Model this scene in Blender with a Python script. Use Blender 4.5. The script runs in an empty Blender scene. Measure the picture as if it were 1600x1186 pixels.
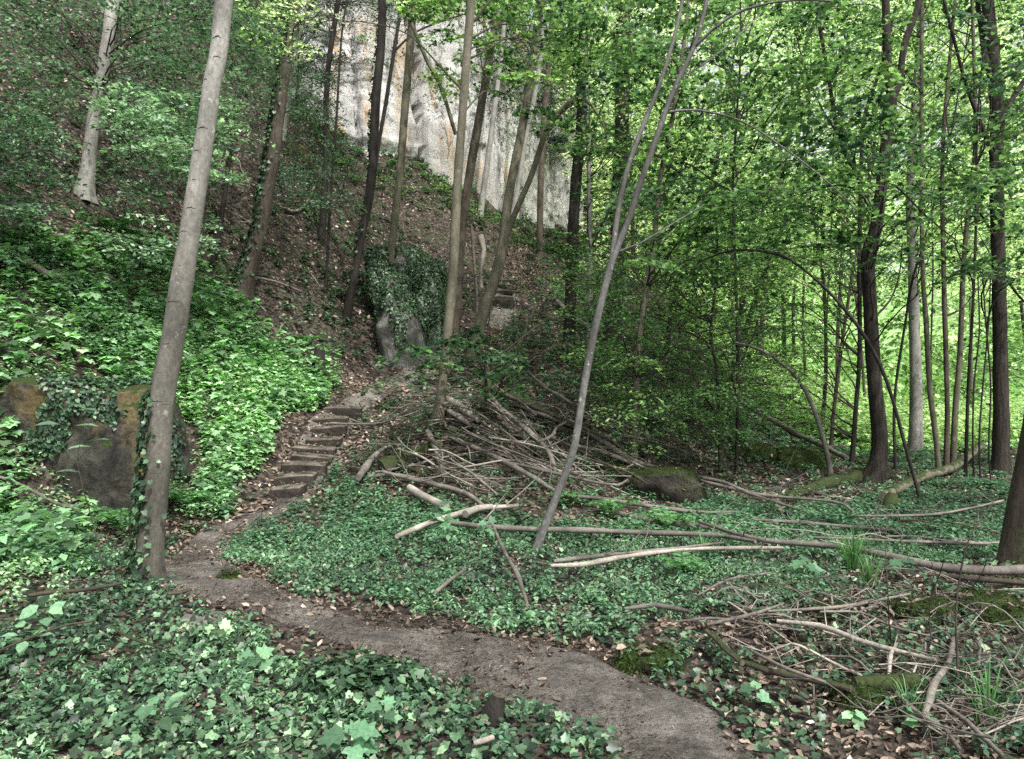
import bpy, math, numpy as np
R = np.random.default_rng(7)
F, CX, CY, EYE = 1200.0, 800.0, 593.0, 1.6
sc = bpy.context.scene
col = sc.collection

# ------------------------------------------------------------------ noise
def _h(ix, iy, iz):
    h = (ix.astype(np.int64) * 374761393 + iy.astype(np.int64) * 668265263 + iz.astype(np.int64) * 2147483647) & 0xffffffff
    h = ((h ^ (h >> 13)) * 1274126177) & 0xffffffff
    h = h ^ (h >> 16)
    return (h & 0xffff) / 65535.0
def vnoise(x, y, z):
    x, y, z = np.broadcast_arrays(np.asarray(x, float), np.asarray(y, float), np.asarray(z, float))
    ix, iy, iz = np.floor(x), np.floor(y), np.floor(z)
    fx, fy, fz = x - ix, y - iy, z - iz
    fx, fy, fz = fx*fx*(3-2*fx), fy*fy*(3-2*fy), fz*fz*(3-2*fz)
    r = 0
    for dx in (0, 1):
        for dy in (0, 1):
            for dz in (0, 1):
                w = (fx if dx else 1-fx) * (fy if dy else 1-fy) * (fz if dz else 1-fz)
                r = r + w * _h(ix+dx, iy+dy, iz+dz)
    return r * 2 - 1
def fbm(x, y, z, o=4):
    r, a = 0, 1.0
    for k in range(o):
        r = r + a * vnoise(x * 2**k + 17*k, y * 2**k + 5*k, z * 2**k - 9*k)
        a *= .5
    return r / 1.6
def norm(v):
    return v / np.maximum(np.linalg.norm(v, axis=-1, keepdims=True), 1e-9)

# ------------------------------------------------------------------ terrain
CP = [(800,1186,3.24),(0,1186,3.2),(1600,1186,3.25),(0,900,5.9),(225,905,6.1),(800,950,5.38),(1600,900,6.3),(1200,900,6.25),
 (0,790,8.4),(150,785,9.2),(300,800,9.1),(430,785,10.0),(485,715,11.9),(540,645,14.0),(600,612,15.4),(640,590,16.6),(690,560,18.2),(760,520,21.5),
 (790,480,24),(815,410,28.5),(850,378,31.5),(890,366,33.2),(760,305,31),(640,255,29),(520,205,27.5),(450,560,14.8),(400,470,16.8),
 (350,330,18.5),(110,300,14),(0,400,11),(0,600,9),(150,615,10.2),(300,600,11.8),(330,690,11.0),(450,200,24.5),(300,100,21.5),(100,50,18.5),(0,0,17.5),
 (300,-100,26),(480,90,29),(600,350,25.5),(600,485,19.5),(540,420,20.5),(690,540,19.0),(700,645,12.6),(560,760,10.3),(650,800,9.3),(850,690,12.0),
 (900,600,15.5),(900,540,18.5),(1000,640,15.5),(1100,705,13.6),(1030,765,11.0),(1200,690,17),(1250,645,22),(1290,705,19),
 (1375,755,12.2),(1435,708,18.5),(1560,742,13.6),(1000,500,24),(900,430,31),(1000,465,32),(1100,575,26),(1200,610,28),(1300,640,34),
 (1400,650,38),(1550,650,38),(1400,600,60),(1100,520,50),(1650,590,60),(1300,430,95),(1600,430,95),(1000,350,90)]
P = np.array([((px-CX)/F*D, D, EYE-(py-CY)/F*D) for px, py, D in CP])
P = np.vstack([P, [(-6,0,0.1),(0,0,0),(6,0,0),(12,4,0),(14,12,-.1),(22,20,-.1),(-9,3,1.2),(-11,8,3.6),(-17,12,9),(-24,20,17),(-22,34,24),
                   (-10,40,22),(0,44,20),(8,50,14),(45,35,0.5),(60,80,12),(6,38,9.5),(-3,38,14)]])
def _U(r2): return 0.5 * r2 * np.log(r2 + 1e-9)
SC = 20.0
def _fit(Q, z, lam=2e-3):
    n = len(Q); d2 = ((Q[:, None]-Q[None])**2).sum(-1)
    A = np.zeros((n+3, n+3)); A[:n, :n] = _U(d2) + lam*np.eye(n)
    A[:n, n] = 1; A[:n, n+1:] = Q; A[n:, :n] = A[:n, n:].T
    return np.linalg.solve(A, np.concatenate([z, [0, 0, 0]]))
Q = P[:, :2] / SC
TW = _fit(Q, P[:, 2])
_base_cache = {}
def tps(x, y):
    x = np.clip(np.asarray(x, float), -30, 65)/SC; y = np.clip(np.asarray(y, float), -3, 100)/SC
    sh = x.shape; xy = np.stack([x.ravel(), y.ravel()], 1); out = np.empty(len(xy))
    for i in range(0, len(xy), 20000):
        s = xy[i:i+20000]; d2 = ((s[:, None]-Q[None])**2).sum(-1)
        out[i:i+20000] = _U(d2) @ TW[:-3] + TW[-3] + s @ TW[-2:]
    return out.reshape(sh)
# tabulate the smooth part once on a warped grid, then sample it bilinearly
GX = np.concatenate([np.arange(-30, -14, .4), np.arange(-14, 14, .12), np.arange(14, 65.5, .5)])
GY = np.concatenate([np.arange(-3, 26, .12), np.arange(26, 101, .5)])
_gx, _gy = np.meshgrid(GX, GY, indexing='ij')
GZ = tps(_gx, _gy)
def height(x, y):
    x = np.asarray(x, float); y = np.asarray(y, float)
    xc = np.clip(x, GX[0], GX[-1]-1e-6); yc = np.clip(y, GY[0], GY[-1]-1e-6)
    i = np.clip(np.searchsorted(GX, xc, 'right')-1, 0, len(GX)-2); j = np.clip(np.searchsorted(GY, yc, 'right')-1, 0, len(GY)-2)
    fx = (xc-GX[i])/(GX[i+1]-GX[i]); fy = (yc-GY[j])/(GY[j+1]-GY[j])
    z = GZ[i, j]*(1-fx)*(1-fy)+GZ[i+1, j]*fx*(1-fy)+GZ[i, j+1]*(1-fx)*fy+GZ[i+1, j+1]*fx*fy
    far = np.clip((yc-8)/20, 0, 1)
    z = z+.32*np.exp(-((x+.6)**2+(y-12.1)**2)/.9)
    return z + (.05+.25*far)*fbm(x*.45, y*.45, 0*x, 3) + .02*vnoise(x*2.3, y*2.3, 0*x+3)
_ts = np.concatenate([np.arange(2.2, 30, .04), np.arange(30, 130, .25)])
def hit(px, py, lift=0.0, dmin=2.2):
    X = (px-CX)/F*_ts; Z = EYE-(py-CY)/F*_ts
    b = (Z < height(X, _ts)+lift) & (_ts >= dmin)
    if not b.any(): return None
    k = int(np.argmax(b)); D = _ts[k]
    return np.array([X[k], D, Z[k]])
def at(px, py, D): return np.array([(px-CX)/F*D, D, EYE-(py-CY)/F*D])
def to_px(p): return CX+p[..., 0]/p[..., 1]*F, CY-(p[..., 2]-EYE)/p[..., 1]*F
def ground(x, y): return np.array([x, y, float(height(x, y))])
def inpoly(x, y, poly):
    r = np.zeros(np.shape(x), bool); n = len(poly)
    for i in range(n):
        x0, y0 = poly[i]; x1, y1 = poly[(i+1) % n]
        if y0 == y1: continue
        c = ((y0 > y) != (y1 > y)) & (x < (x1-x0)*(y-y0)/(y1-y0)+x0)
        r ^= c
    return r

# ------------------------------------------------------------------ materials
def mat(name):
    m = bpy.data.materials.new(name); m.use_nodes = True; t = m.node_tree; t.nodes.clear()
    return m, t
def N(t, typ, **kw):
    n = t.nodes.new(typ)
    for k, v in kw.items():
        if k in n.inputs.keys() if isinstance(k, str) else False: n.inputs[k].default_value = v
        else: setattr(n, k, v)
    return n
def ramp(t, stops, interp='LINEAR'):
    r = t.nodes.new('ShaderNodeValToRGB'); e = r.color_ramp.elements; r.color_ramp.interpolation = interp
    while len(e) < len(stops): e.new(.5)
    for i, (p, c) in enumerate(stops):
        e[i].position = p; e[i].color = (*c, 1)
    return r
def noise(t, scale, detail=4, rough=.6, vec=None, dist=0):
    n = t.nodes.new('ShaderNodeTexNoise'); n.inputs['Scale'].default_value = scale; n.inputs['Detail'].default_value = detail
    n.inputs['Roughness'].default_value = rough; n.inputs['Distortion'].default_value = dist
    if vec: t.links.new(vec, n.inputs['Vector'])
    return n
def mapped(t, scale=(1,1,1)):
    g = t.nodes.new('ShaderNodeNewGeometry'); m = t.nodes.new('ShaderNodeMapping'); m.inputs['Scale'].default_value = scale
    t.links.new(g.outputs['Position'], m.inputs['Vector']); return m.outputs['Vector']
def mixc(t, fac, a, b, mode='MIX'):
    m = t.nodes.new('ShaderNodeMix'); m.data_type = 'RGBA'; m.blend_type = mode
    for s, v in ((0, fac), (6, a), (7, b)):
        if hasattr(v, 'links') or hasattr(v, 'is_linked'): t.links.new(v, m.inputs[s])
        elif s == 0: m.inputs[0].default_value = v
        else: m.inputs[s].default_value = (*v, 1)
    return m.outputs[2]
def mathn(t, op, a, b=0.0, clamp=False):
    m = t.nodes.new('ShaderNodeMath'); m.operation = op; m.use_clamp = clamp
    for i, v in enumerate((a, b)):
        if hasattr(v, 'is_linked'): t.links.new(v, m.inputs[i])
        else: m.inputs[i].default_value = v
    return m.outputs[0]
def finish(t, colour, rough=.85, bump=None, dist=.02, strength=.6, spec=.25):
    p = t.nodes.new('ShaderNodeBsdfPrincipled'); o = t.nodes.new('ShaderNodeOutputMaterial')
    t.links.new(colour, p.inputs['Base Color']); p.inputs['Roughness'].default_value = rough
    p.inputs['Specular IOR Level'].default_value = spec
    if bump is not None:
        b = t.nodes.new('ShaderNodeBump'); b.inputs['Strength'].default_value = strength; b.inputs['Distance'].default_value = dist
        t.links.new(bump, b.inputs['Height']); t.links.new(b.outputs[0], p.inputs['Normal'])
    t.links.new(p.outputs[0], o.inputs[0])
def attr(t, name):
    a = t.nodes.new('ShaderNodeAttribute'); a.attribute_name = name; return a.outputs['Fac']

def ramp_of(t, v, stops):
    r = ramp(t, stops); t.links.new(v, r.inputs[0]); return r.outputs[0]
def leaf_mat(name, stops, trans=.4, rough=.45, spec=.4, tgain=(1.3, 1.5, .7), var=.74):
    m, t = mat(name)
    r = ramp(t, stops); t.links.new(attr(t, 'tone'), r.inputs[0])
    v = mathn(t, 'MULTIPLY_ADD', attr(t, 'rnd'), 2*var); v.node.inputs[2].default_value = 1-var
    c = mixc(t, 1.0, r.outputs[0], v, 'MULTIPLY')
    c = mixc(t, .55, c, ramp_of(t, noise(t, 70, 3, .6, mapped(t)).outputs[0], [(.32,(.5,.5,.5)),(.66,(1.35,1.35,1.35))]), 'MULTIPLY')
    tr = mixc(t, 1.0, c, tgain, 'MULTIPLY')
    p = t.nodes.new('ShaderNodeBsdfPrincipled'); t.links.new(c, p.inputs['Base Color']); p.inputs['Roughness'].default_value = rough
    p.inputs['Specular IOR Level'].default_value = spec
    tl = t.nodes.new('ShaderNodeBsdfTranslucent'); t.links.new(tr, tl.inputs[0])
    mx = t.nodes.new('ShaderNodeMixShader'); mx.inputs[0].default_value = trans
    t.links.new(p.outputs[0], mx.inputs[1]); t.links.new(tl.outputs[0], mx.inputs[2])
    o = t.nodes.new('ShaderNodeOutputMaterial'); t.links.new(mx.outputs[0], o.inputs[0]); return m
M = {}
M['leaf'] = leaf_mat('canopy_leaf', [(0,(.012,.03,.018)),(.3,(.05,.115,.055)),(.6,(.15,.29,.085)),(.85,(.42,.60,.25)),(1,(.76,.88,.58))], .46, tgain=(1.35,1.38,1.05))  # palest stops put sunlight into the glade and far leaf colour
M['silver'] = leaf_mat('slope_leaf', [(0,(.02,.04,.028)),(.5,(.15,.25,.16)),(1,(.50,.68,.48))], .35, .4, .5, (1.1,1.3,.8))
M['herb'] = leaf_mat('herb_leaf', [(0,(.018,.045,.025)),(.5,(.125,.25,.14)),(1,(.40,.62,.32))], .35, .5, .35, (1.1,1.4,.7))
M['ivy'] = leaf_mat('ivy_leaf', [(0,(.014,.035,.02)),(.5,(.065,.128,.064)),(1,(.28,.42,.235))], .15, .4, .45, (1.1,1.3,.7))
M['fern'] = leaf_mat('fern_leaf', [(0,(.05,.12,.05)),(1,(.17,.38,.14))], .4, .5, .3)
M['fern_moss'] = leaf_mat('moss_tips', [(0,(.02,.035,.008)),(.5,(.05,.085,.018)),(1,(.12,.17,.04))], .2, .8, .1)
M['litter'] = leaf_mat('dry_leaf', [(0,(.05,.036,.028)),(.4,(.15,.113,.086)),(.75,(.33,.26,.20)),(1,(.62,.52,.42))], .1, .7, .25, (1,1,1), .4)
M['spruce'] = leaf_mat('spruce_needle', [(0,(.012,.03,.022)),(1,(.05,.10,.06))], .1, .6, .3, (1,1,1))

def bark(name, c0, c1, blotch=None, moss=0.0, vert=8, fine=.012, rings=False):
    m, t = mat(name); zg = None
    v = mapped(t, (vert, vert, 1.2)); n = noise(t, 2.2, 6, .65, v)
    n2 = noise(t, 1.3, 3, .5, mapped(t)); n3 = noise(t, 38, 6, .8, mapped(t, (1,1,.6)))
    r = ramp(t, [(.3, c0), (.7, c1)]); t.links.new(n.outputs[0], r.inputs[0]); c = r.outputs[0]
    c = mixc(t, .8, c, ramp_of(t, n3.outputs[0], [(.32,(.5,.5,.5)),(.62,(1.3,1.3,1.3))]), 'MULTIPLY')
    c = mixc(t, .7, c, ramp_of(t, n2.outputs[0], [(.3,(.45,.45,.45)),(.7,(1.2,1.2,1.2))]), 'MULTIPLY')
    if blotch:
        b = ramp_of(t, noise(t, 11, 6, .75, mapped(t,(1,1,.8))).outputs[0], [(.60,(0,0,0)),(.67,(.8,.8,.8))])
        c = mixc(t, b, c, blotch)
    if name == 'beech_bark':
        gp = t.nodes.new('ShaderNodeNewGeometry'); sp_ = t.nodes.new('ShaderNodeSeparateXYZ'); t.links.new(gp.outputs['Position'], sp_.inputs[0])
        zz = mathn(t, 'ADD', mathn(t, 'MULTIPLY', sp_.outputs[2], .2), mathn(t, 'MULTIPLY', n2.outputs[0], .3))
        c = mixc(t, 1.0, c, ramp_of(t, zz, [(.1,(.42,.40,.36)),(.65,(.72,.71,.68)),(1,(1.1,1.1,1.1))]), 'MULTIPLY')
    h = mathn(t, 'ADD', n.outputs[0], mathn(t, 'MULTIPLY', n3.outputs[0], .5))
    if rings:
        rn = noise(t, 1, 5, .6, mapped(t, (4, 4, 24)), .8)
        rr = ramp_of(t, rn.outputs[0], [(.27,(0,0,0)),(.33,(1,1,1))])
        c = mixc(t, mathn(t,'MULTIPLY',mathn(t,'SUBTRACT',1.0,rr),.6), c, tuple(x*.4 for x in c0)); h = mathn(t,'ADD',h,rr)
    if moss:
        g = t.nodes.new('ShaderNodeNewGeometry'); s = t.nodes.new('ShaderNodeSeparateXYZ'); t.links.new(g.outputs['Normal'], s.inputs[0])
        mm = mathn(t, 'ADD', mathn(t,'MULTIPLY',s.outputs[2],.35), noise(t, 3.5, 4, .6, mapped(t)).outputs[0])
        f = ramp_of(t, mm, [(.74-moss*.4,(0,0,0)),(.84-moss*.4,(1,1,1))])
        mc = ramp_of(t, n3.outputs[0], [(.3,(.012,.018,.006)),(.7,(.055,.075,.022))])
        c = mixc(t, f, c, mc)
    finish(t, c, .85, h, fine, .8); return m
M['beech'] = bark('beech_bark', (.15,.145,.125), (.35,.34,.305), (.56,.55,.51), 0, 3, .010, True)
M['beech_light'] = bark('pale_beech_bark', (.19,.18,.16), (.36,.345,.315), (.5,.49,.46), 0, 3, .008, True)
M['brown'] = bark('brown_bark', (.06,.048,.038), (.14,.115,.09), (.17,.17,.14), .1, 7, .015)
M['dark'] = bark('dark_bark', (.014,.012,.010), (.046,.039,.033), None, 0, 9, .02)
M['mossbark'] = bark('mossy_bark', (.03,.026,.02), (.10,.085,.065), None, .75, 7, .02)
M['oldbark'] = bark('old_brown_bark', (.035,.028,.022), (.12,.095,.07), None, .38, 7, .02)
M['olive'] = bark('olive_bark', (.085,.08,.055), (.19,.175,.125), (.24,.23,.19), .15, 4, .008)
M['spotted'] = bark('spotted_grey_bark', (.075,.072,.066), (.20,.195,.18), (.5,.5,.47), 0, 4, .006, True)
M['oak'] = bark('furrowed_bark', (.010,.009,.008), (.062,.051,.041), None, .1, 14, .03)
M['dead'] = bark('dead_wood', (.07,.062,.053), (.27,.243,.21), None, 0, 1.6, .008)
M['deadpale'] = bark('pale_dead_wood', (.17,.15,.125), (.50,.45,.385), None, 0, 1.6, .006)
M['deaddark'] = bark('dark_dead_wood', (.03,.024,.02), (.11,.09,.07), None, .05, 1.6, .01)
M['twig'] = bark('twig_bark', (.035,.028,.022), (.09,.075,.06), None, 0, 6, .003)

def cutwood():
    m, t = mat('cut_wood'); c = ramp_of(t, noise(t, 40, 4, .6, mapped(t)).outputs[0], [(.3,(.03,.022,.018)),(.7,(.13,.10,.075))])
    finish(t, c, .9); return m
M['cut'] = cutwood()

def ground_mat(name, dark, mid, light, scale=16, moss=0.3):
    m, t = mat(name); v = mapped(t)
    vo = t.nodes.new('ShaderNodeTexVoronoi'); vo.inputs['Scale'].default_value = scale; t.links.new(v, vo.inputs['Vector'])
    sp = t.nodes.new('ShaderNodeSeparateColor'); t.links.new(vo.outputs['Color'], sp.inputs[0])
    c = ramp_of(t, sp.outputs[0], [(0,dark),(.5,mid),(1,light)])
    big = noise(t, .8, 5, .6, v); fine = noise(t, 30, 5, .7, v)
    c = mixc(t, .7, c, ramp_of(t, fine.outputs[0], [(.3,(.35,.35,.35)),(.7,(1.2,1.2,1.2))]), 'MULTIPLY')
    f = ramp_of(t, big.outputs[0], [(.52,(0,0,0)),(.62,(1,1,1))])
    c = mixc(t, mathn(t,'MULTIPLY',f,moss), c, (.035,.055,.02))
    h = mathn(t,'ADD',mathn(t,'MULTIPLY',vo.outputs['Distance'],1.0), fine.outputs[0])
    finish(t, c, .95, h, .04, .8); return m
M['soil'] = ground_mat('forest_floor', (.015,.012,.010), (.055,.043,.035), (.14,.11,.09))
def dirt_mat():
    m, t = mat('trodden_dirt'); v = mapped(t)
    a = noise(t, 2.5, 6, .65, v); b = noise(t, 45, 5, .75, v); w = noise(t, 13, 8, .8, v, .3)
    c = ramp_of(t, a.outputs[0], [(.34,(.11,.10,.086)),(.5,(.24,.218,.19)),(.68,(.40,.37,.33))])
    c = mixc(t, .9, c, ramp_of(t, b.outputs[0], [(.3,(.5,.5,.5)),(.7,(1.3,1.3,1.3))]), 'MULTIPLY')
    c = mixc(t, .7, c, ramp_of(t, w.outputs[0], [(.38,(.42,.41,.40)),(.58,(1.2,1.2,1.2))]), 'MULTIPLY')
    finish(t, c, .9, mathn(t,'ADD',mathn(t,'MULTIPLY',w.outputs[0],2.0),b.outputs[0]), .035, 1.0); return m
M['dirt'] = dirt_mat()
def meadow_mat():
    m, t = mat('meadow'); v = mapped(t)
    c = ramp_of(t, noise(t, 1.6, 6, .7, v).outputs[0], [(.3,(.20,.34,.12)),(.55,(.40,.60,.26)),(.75,(.60,.72,.42))])  # greens lightened to paint sunlight onto the shaded glade floor
    finish(t, c, .9, noise(t, 8, 5, .7, v).outputs[0], .2, 1); return m

def cliff_mat():
    m, t = mat('sandstone_cliff'); v = mapped(t)
    a = noise(t, .45, 6, .62, v, .4); s = noise(t, 1.1, 6, .7, mapped(t, (1.3,1.3,.22))); f = noise(t, 14, 8, .8, v)
    bed = noise(t, 1, 3, .5, mapped(t, (.3,.3,1.5)), 1.0)
    c = ramp_of(t, a.outputs[0], [(.3,(.33,.31,.28)),(.5,(.60,.585,.56)),(.7,(.80,.79,.77))])
    c = mixc(t, ramp_of(t, s.outputs[0], [(.54,(0,0,0)),(.66,(.8,.8,.8))]), c, (.52,.34,.16))
    c = mixc(t, ramp_of(t, noise(t, .9, 6, .7, mapped(t,(1.6,1.6,.3))).outputs[0], [(.34,(.85,.85,.85)),(.47,(0,0,0))]), c, (.13,.13,.115))
    c = mixc(t, ramp_of(t, bed.outputs[0], [(.24,(.5,.5,.5)),(.30,(0,0,0))]), c, (.12,.115,.10))
    c = mixc(t, .4, c, ramp_of(t, f.outputs[0], [(.25,(.5,.5,.5)),(.7,(1.2,1.2,1.2))]), 'MULTIPLY')
    vo = t.nodes.new('ShaderNodeTexVoronoi'); vo.feature = 'DISTANCE_TO_EDGE'; vo.inputs['Scale'].default_value = 1.0
    wv = mixc(t, .25, mapped(t, (1.0,1.0,.32)), noise(t, 2.2, 4, .6, v).outputs['Color']); t.links.new(wv, vo.inputs['Vector'])
    ck = ramp_of(t, vo.outputs['Distance'], [(0,(.18,.17,.15)),(.018,(1,1,1))]); c = mixc(t, .75, c, ck, 'MULTIPLY')
    h = mathn(t,'ADD',mathn(t,'MULTIPLY',s.outputs[0],2.0),mathn(t,'MULTIPLY',f.outputs[0],.5))
    finish(t, c, .9, h, .25, .8); return m
M['cliff'] = cliff_mat()

def rock_mat(name, c0, c1, c2, moss=.4, ochre=0.0, riser_shade=False, mosscol=((.010,.018,.005),(.050,.075,.018))):
    m, t = mat(name); v = mapped(t)
    a = noise(t, 3, 6, .65, v, .5); f = noise(t, 22, 6, .75, v)
    c = ramp_of(t, a.outputs[0], [(.3,c0),(.5,c1),(.7,c2)])
    if ochre:
        c = mixc(t, ramp_of(t, noise(t, 1.5, 6, .7, mapped(t,(1,1,.7)), .2).outputs[0], [(.60-ochre*.2,(0,0,0)),(.72-ochre*.2,(.85,.85,.85))]), c, (.16,.12,.05))
    c = mixc(t, .75, c, ramp_of(t, f.outputs[0], [(.3,(.35,.35,.35)),(.7,(1.25,1.25,1.25))]), 'MULTIPLY')
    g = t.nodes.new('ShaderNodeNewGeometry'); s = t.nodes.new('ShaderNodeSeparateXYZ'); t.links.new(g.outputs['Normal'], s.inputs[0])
    if riser_shade: c = mixc(t, 1.0, c, ramp_of(t, s.outputs[2], [(.25,(.38,.37,.34)),(.7,(1.35,1.33,1.3))]), 'MULTIPLY')  # shading painted in by slope: upright faces darkened, treads lightened
    mm = mathn(t, 'ADD', mathn(t,'MULTIPLY',s.outputs[2],.35), noise(t, 5, 5, .6, v).outputs[0])
    fm = ramp_of(t, mm, [(.92-moss*.6,(0,0,0)),(1.0-moss*.6,(1,1,1))])
    c = mixc(t, fm, c, ramp_of(t, noise(t, 60, 4, .7, v).outputs[0], [(.3,mosscol[0]),(.7,mosscol[1])]))
    finish(t, c, .92, mathn(t,'ADD',a.outputs[0],mathn(t,'MULTIPLY',f.outputs[0],.5)), .06, .9); return m
M['boulder'] = rock_mat('mossy_ochre_rock', (.012,.012,.010), (.045,.042,.035), (.12,.112,.09), .4, .45)
M['mossrock'] = rock_mat('mossy_rock', (.02,.018,.014), (.055,.05,.04), (.11,.10,.08), .9)
M['darkrock'] = rock_mat('dark_mossy_rock', (.012,.010,.009), (.035,.03,.025), (.085,.075,.06), .3)
M['hollow_shade'] = rock_mat('hollow_shade_rock', (.018,.015,.012), (.04,.034,.028), (.085,.075,.06), .5)  # dark colour standing for the shade of an ivy hollow
M['greyrock'] = rock_mat('grey_rock', (.10,.09,.08), (.19,.175,.16), (.30,.28,.25), .12)
M['outcrop'] = rock_mat('pale_outcrop', (.03,.032,.027), (.11,.11,.097), (.34,.34,.31), .35)
M['ochrerock'] = rock_mat('ochre_rock', (.08,.06,.03), (.17,.125,.05), (.26,.19,.07), .35)
M['step'] = rock_mat('step_stone', (.055,.047,.04), (.12,.102,.088), (.23,.20,.175), .1, riser_shade=True)

# ------------------------------------------------------------------ mesh building
class MB:
    def __init__(s): s.v = []; s.l = []; s.n = []; s.m = []; s.r = []; s.t = []; s.nv = 0
    def add(s, v, faces, mi=0, rnd=None, tone=None):
        v = np.asarray(v, float).reshape(-1, 3); f = np.asarray(faces, np.int64)
        s.v.append(v); s.l.append((f + s.nv).ravel()); s.n.append(np.full(len(f), f.shape[1])); s.m.append(np.full(len(f), mi))
        s.r.append(np.full(len(f), .5) if rnd is None else rnd); s.t.append(np.full(len(f), .5) if tone is None else tone)
        s.nv += len(v)
    def build(s, name, mats, parent=None, smooth=True, loc=None, attrs=False):
        if not s.v: return None
        v = np.concatenate(s.v); l = np.concatenate(s.l); n = np.concatenate(s.n)
        if loc is not None: v = v - np.asarray(loc)
        me = bpy.data.meshes.new(name)
        me.vertices.add(len(v)); me.vertices.foreach_set('co', v.astype(np.float32).ravel())
        me.loops.add(len(l)); me.loops.foreach_set('vertex_index', l.astype(np.int32))
        me.polygons.add(len(n)); me.polygons.foreach_set('loop_start', (np.cumsum(n)-n).astype(np.int32))
        me.polygons.foreach_set('material_index', np.concatenate(s.m).astype(np.int32))
        if smooth: me.polygons.foreach_set('use_smooth', np.ones(len(n), bool))
        if attrs:
            for nm, a in (('rnd', s.r), ('tone', s.t)):
                at_ = me.attributes.new(nm, 'FLOAT', 'FACE'); at_.data.foreach_set('value', np.concatenate(a).astype(np.float32))
        me.update(calc_edges=True)
        for m_ in (mats if isinstance(mats, (list, tuple)) else [mats]): me.materials.append(m_)
        o = bpy.data.objects.new(name, me); col.objects.link(o)
        if parent is not None: o.parent = parent
        elif loc is not None: o.location = [float(c) for c in loc]
        return o
def tag(o, label=None, cat=None, group=None, kind=None):
    if label: o['label'] = label
    if cat: o['category'] = cat
    if group: o['group'] = group
    if kind: o['kind'] = kind
    return o
def empty(name, loc, label, cat, group=None):
    o = bpy.data.objects.new(name, None); col.objects.link(o); o.location = [float(c) for c in loc]; o.empty_display_size = .1
    return tag(o, label, cat, group)

def resample(pts, rad, step):
    pts = np.asarray(pts, float); rad = np.asarray(rad, float)
    if len(pts) < 3:
        n = max(2, int(np.linalg.norm(pts[-1]-pts[0])/step)+1); u = np.linspace(0, 1, n)[:, None]
        return pts[0]*(1-u)+pts[-1]*u, np.interp(u[:, 0], [0, 1], [rad[0], rad[-1]])
    e = np.vstack([2*pts[0]-pts[1], pts, 2*pts[-1]-pts[-2]]); out = []; ro = []
    for i in range(len(pts)-1):
        p0, p1, p2, p3 = e[i:i+4]; n = max(1, int(np.linalg.norm(p2-p1)/step))
        for k in range(n):
            u = k/n
            out.append(.5*((2*p1)+(-p0+p2)*u+(2*p0-5*p1+4*p2-p3)*u*u+(-p0+3*p1-3*p2+p3)*u**3)); ro.append(rad[i]*(1-u)+rad[i+1]*u)
    out.append(pts[-1]); ro.append(rad[-1]); return np.array(out), np.array(ro)
def tube(mb, pts, rad, sides=8, step=.2, ref=(0,1,0), flare=0, rough=.045, mi=0, cap=True, capmi=None, wob=0.0):
    p, r = resample(pts, rad, step)
    if wob:
        s_ = np.arange(len(p))*step; o = R.uniform(0, 99)
        k = np.minimum(1, np.arange(len(p))/2)[:, None]
        p = p + k*wob*np.stack([vnoise(s_*1.3+o, 0*s_, 0*s_), vnoise(s_*1.3+o, 0*s_+9, 0*s_), vnoise(s_*1.3+o, 0*s_+5, 0*s_)], 1)
    t = norm(np.gradient(p, axis=0)); ref = np.broadcast_to(np.asarray(ref, float), t.shape)
    u = norm(np.cross(t, ref)); w = np.cross(t, u); a = np.arange(sides)/sides*2*np.pi
    d = np.cos(a)[None, :, None]*u[:, None]+np.sin(a)[None, :, None]*w[:, None]
    s = np.concatenate([[0], np.cumsum(np.linalg.norm(np.diff(p, axis=0), axis=1))])
    q = p[:, None]+d*r[:, None, None]
    rr = r[:, None]*(1+rough*2*vnoise(q[..., 0]*6+31, q[..., 1]*6, q[..., 2]*3))
    if flare: rr = rr*(1+flare*np.exp(-s/(.9*max(r[0], .06)*2))[:, None]*(1+.45*np.cos(5*a+1)[None]+.25*np.cos(3*a)[None]))
    V = p[:, None]+d*rr[..., None]; K = len(p)
    i = np.arange(K-1)[:, None]*sides; j = np.arange(sides)[None]; jn = (j+1) % sides
    f = np.stack([i+j, i+jn, i+sides+jn, i+sides+j], -1).reshape(-1, 4)
    mb.add(V.reshape(-1, 3), f, mi)
    if cap:
        cm = mi if capmi is None else capmi
        mb.add(V[-1], [list(range(sides))], cm); mb.add(V[0], [list(range(sides))[::-1]], cm)
    return p, r

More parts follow.
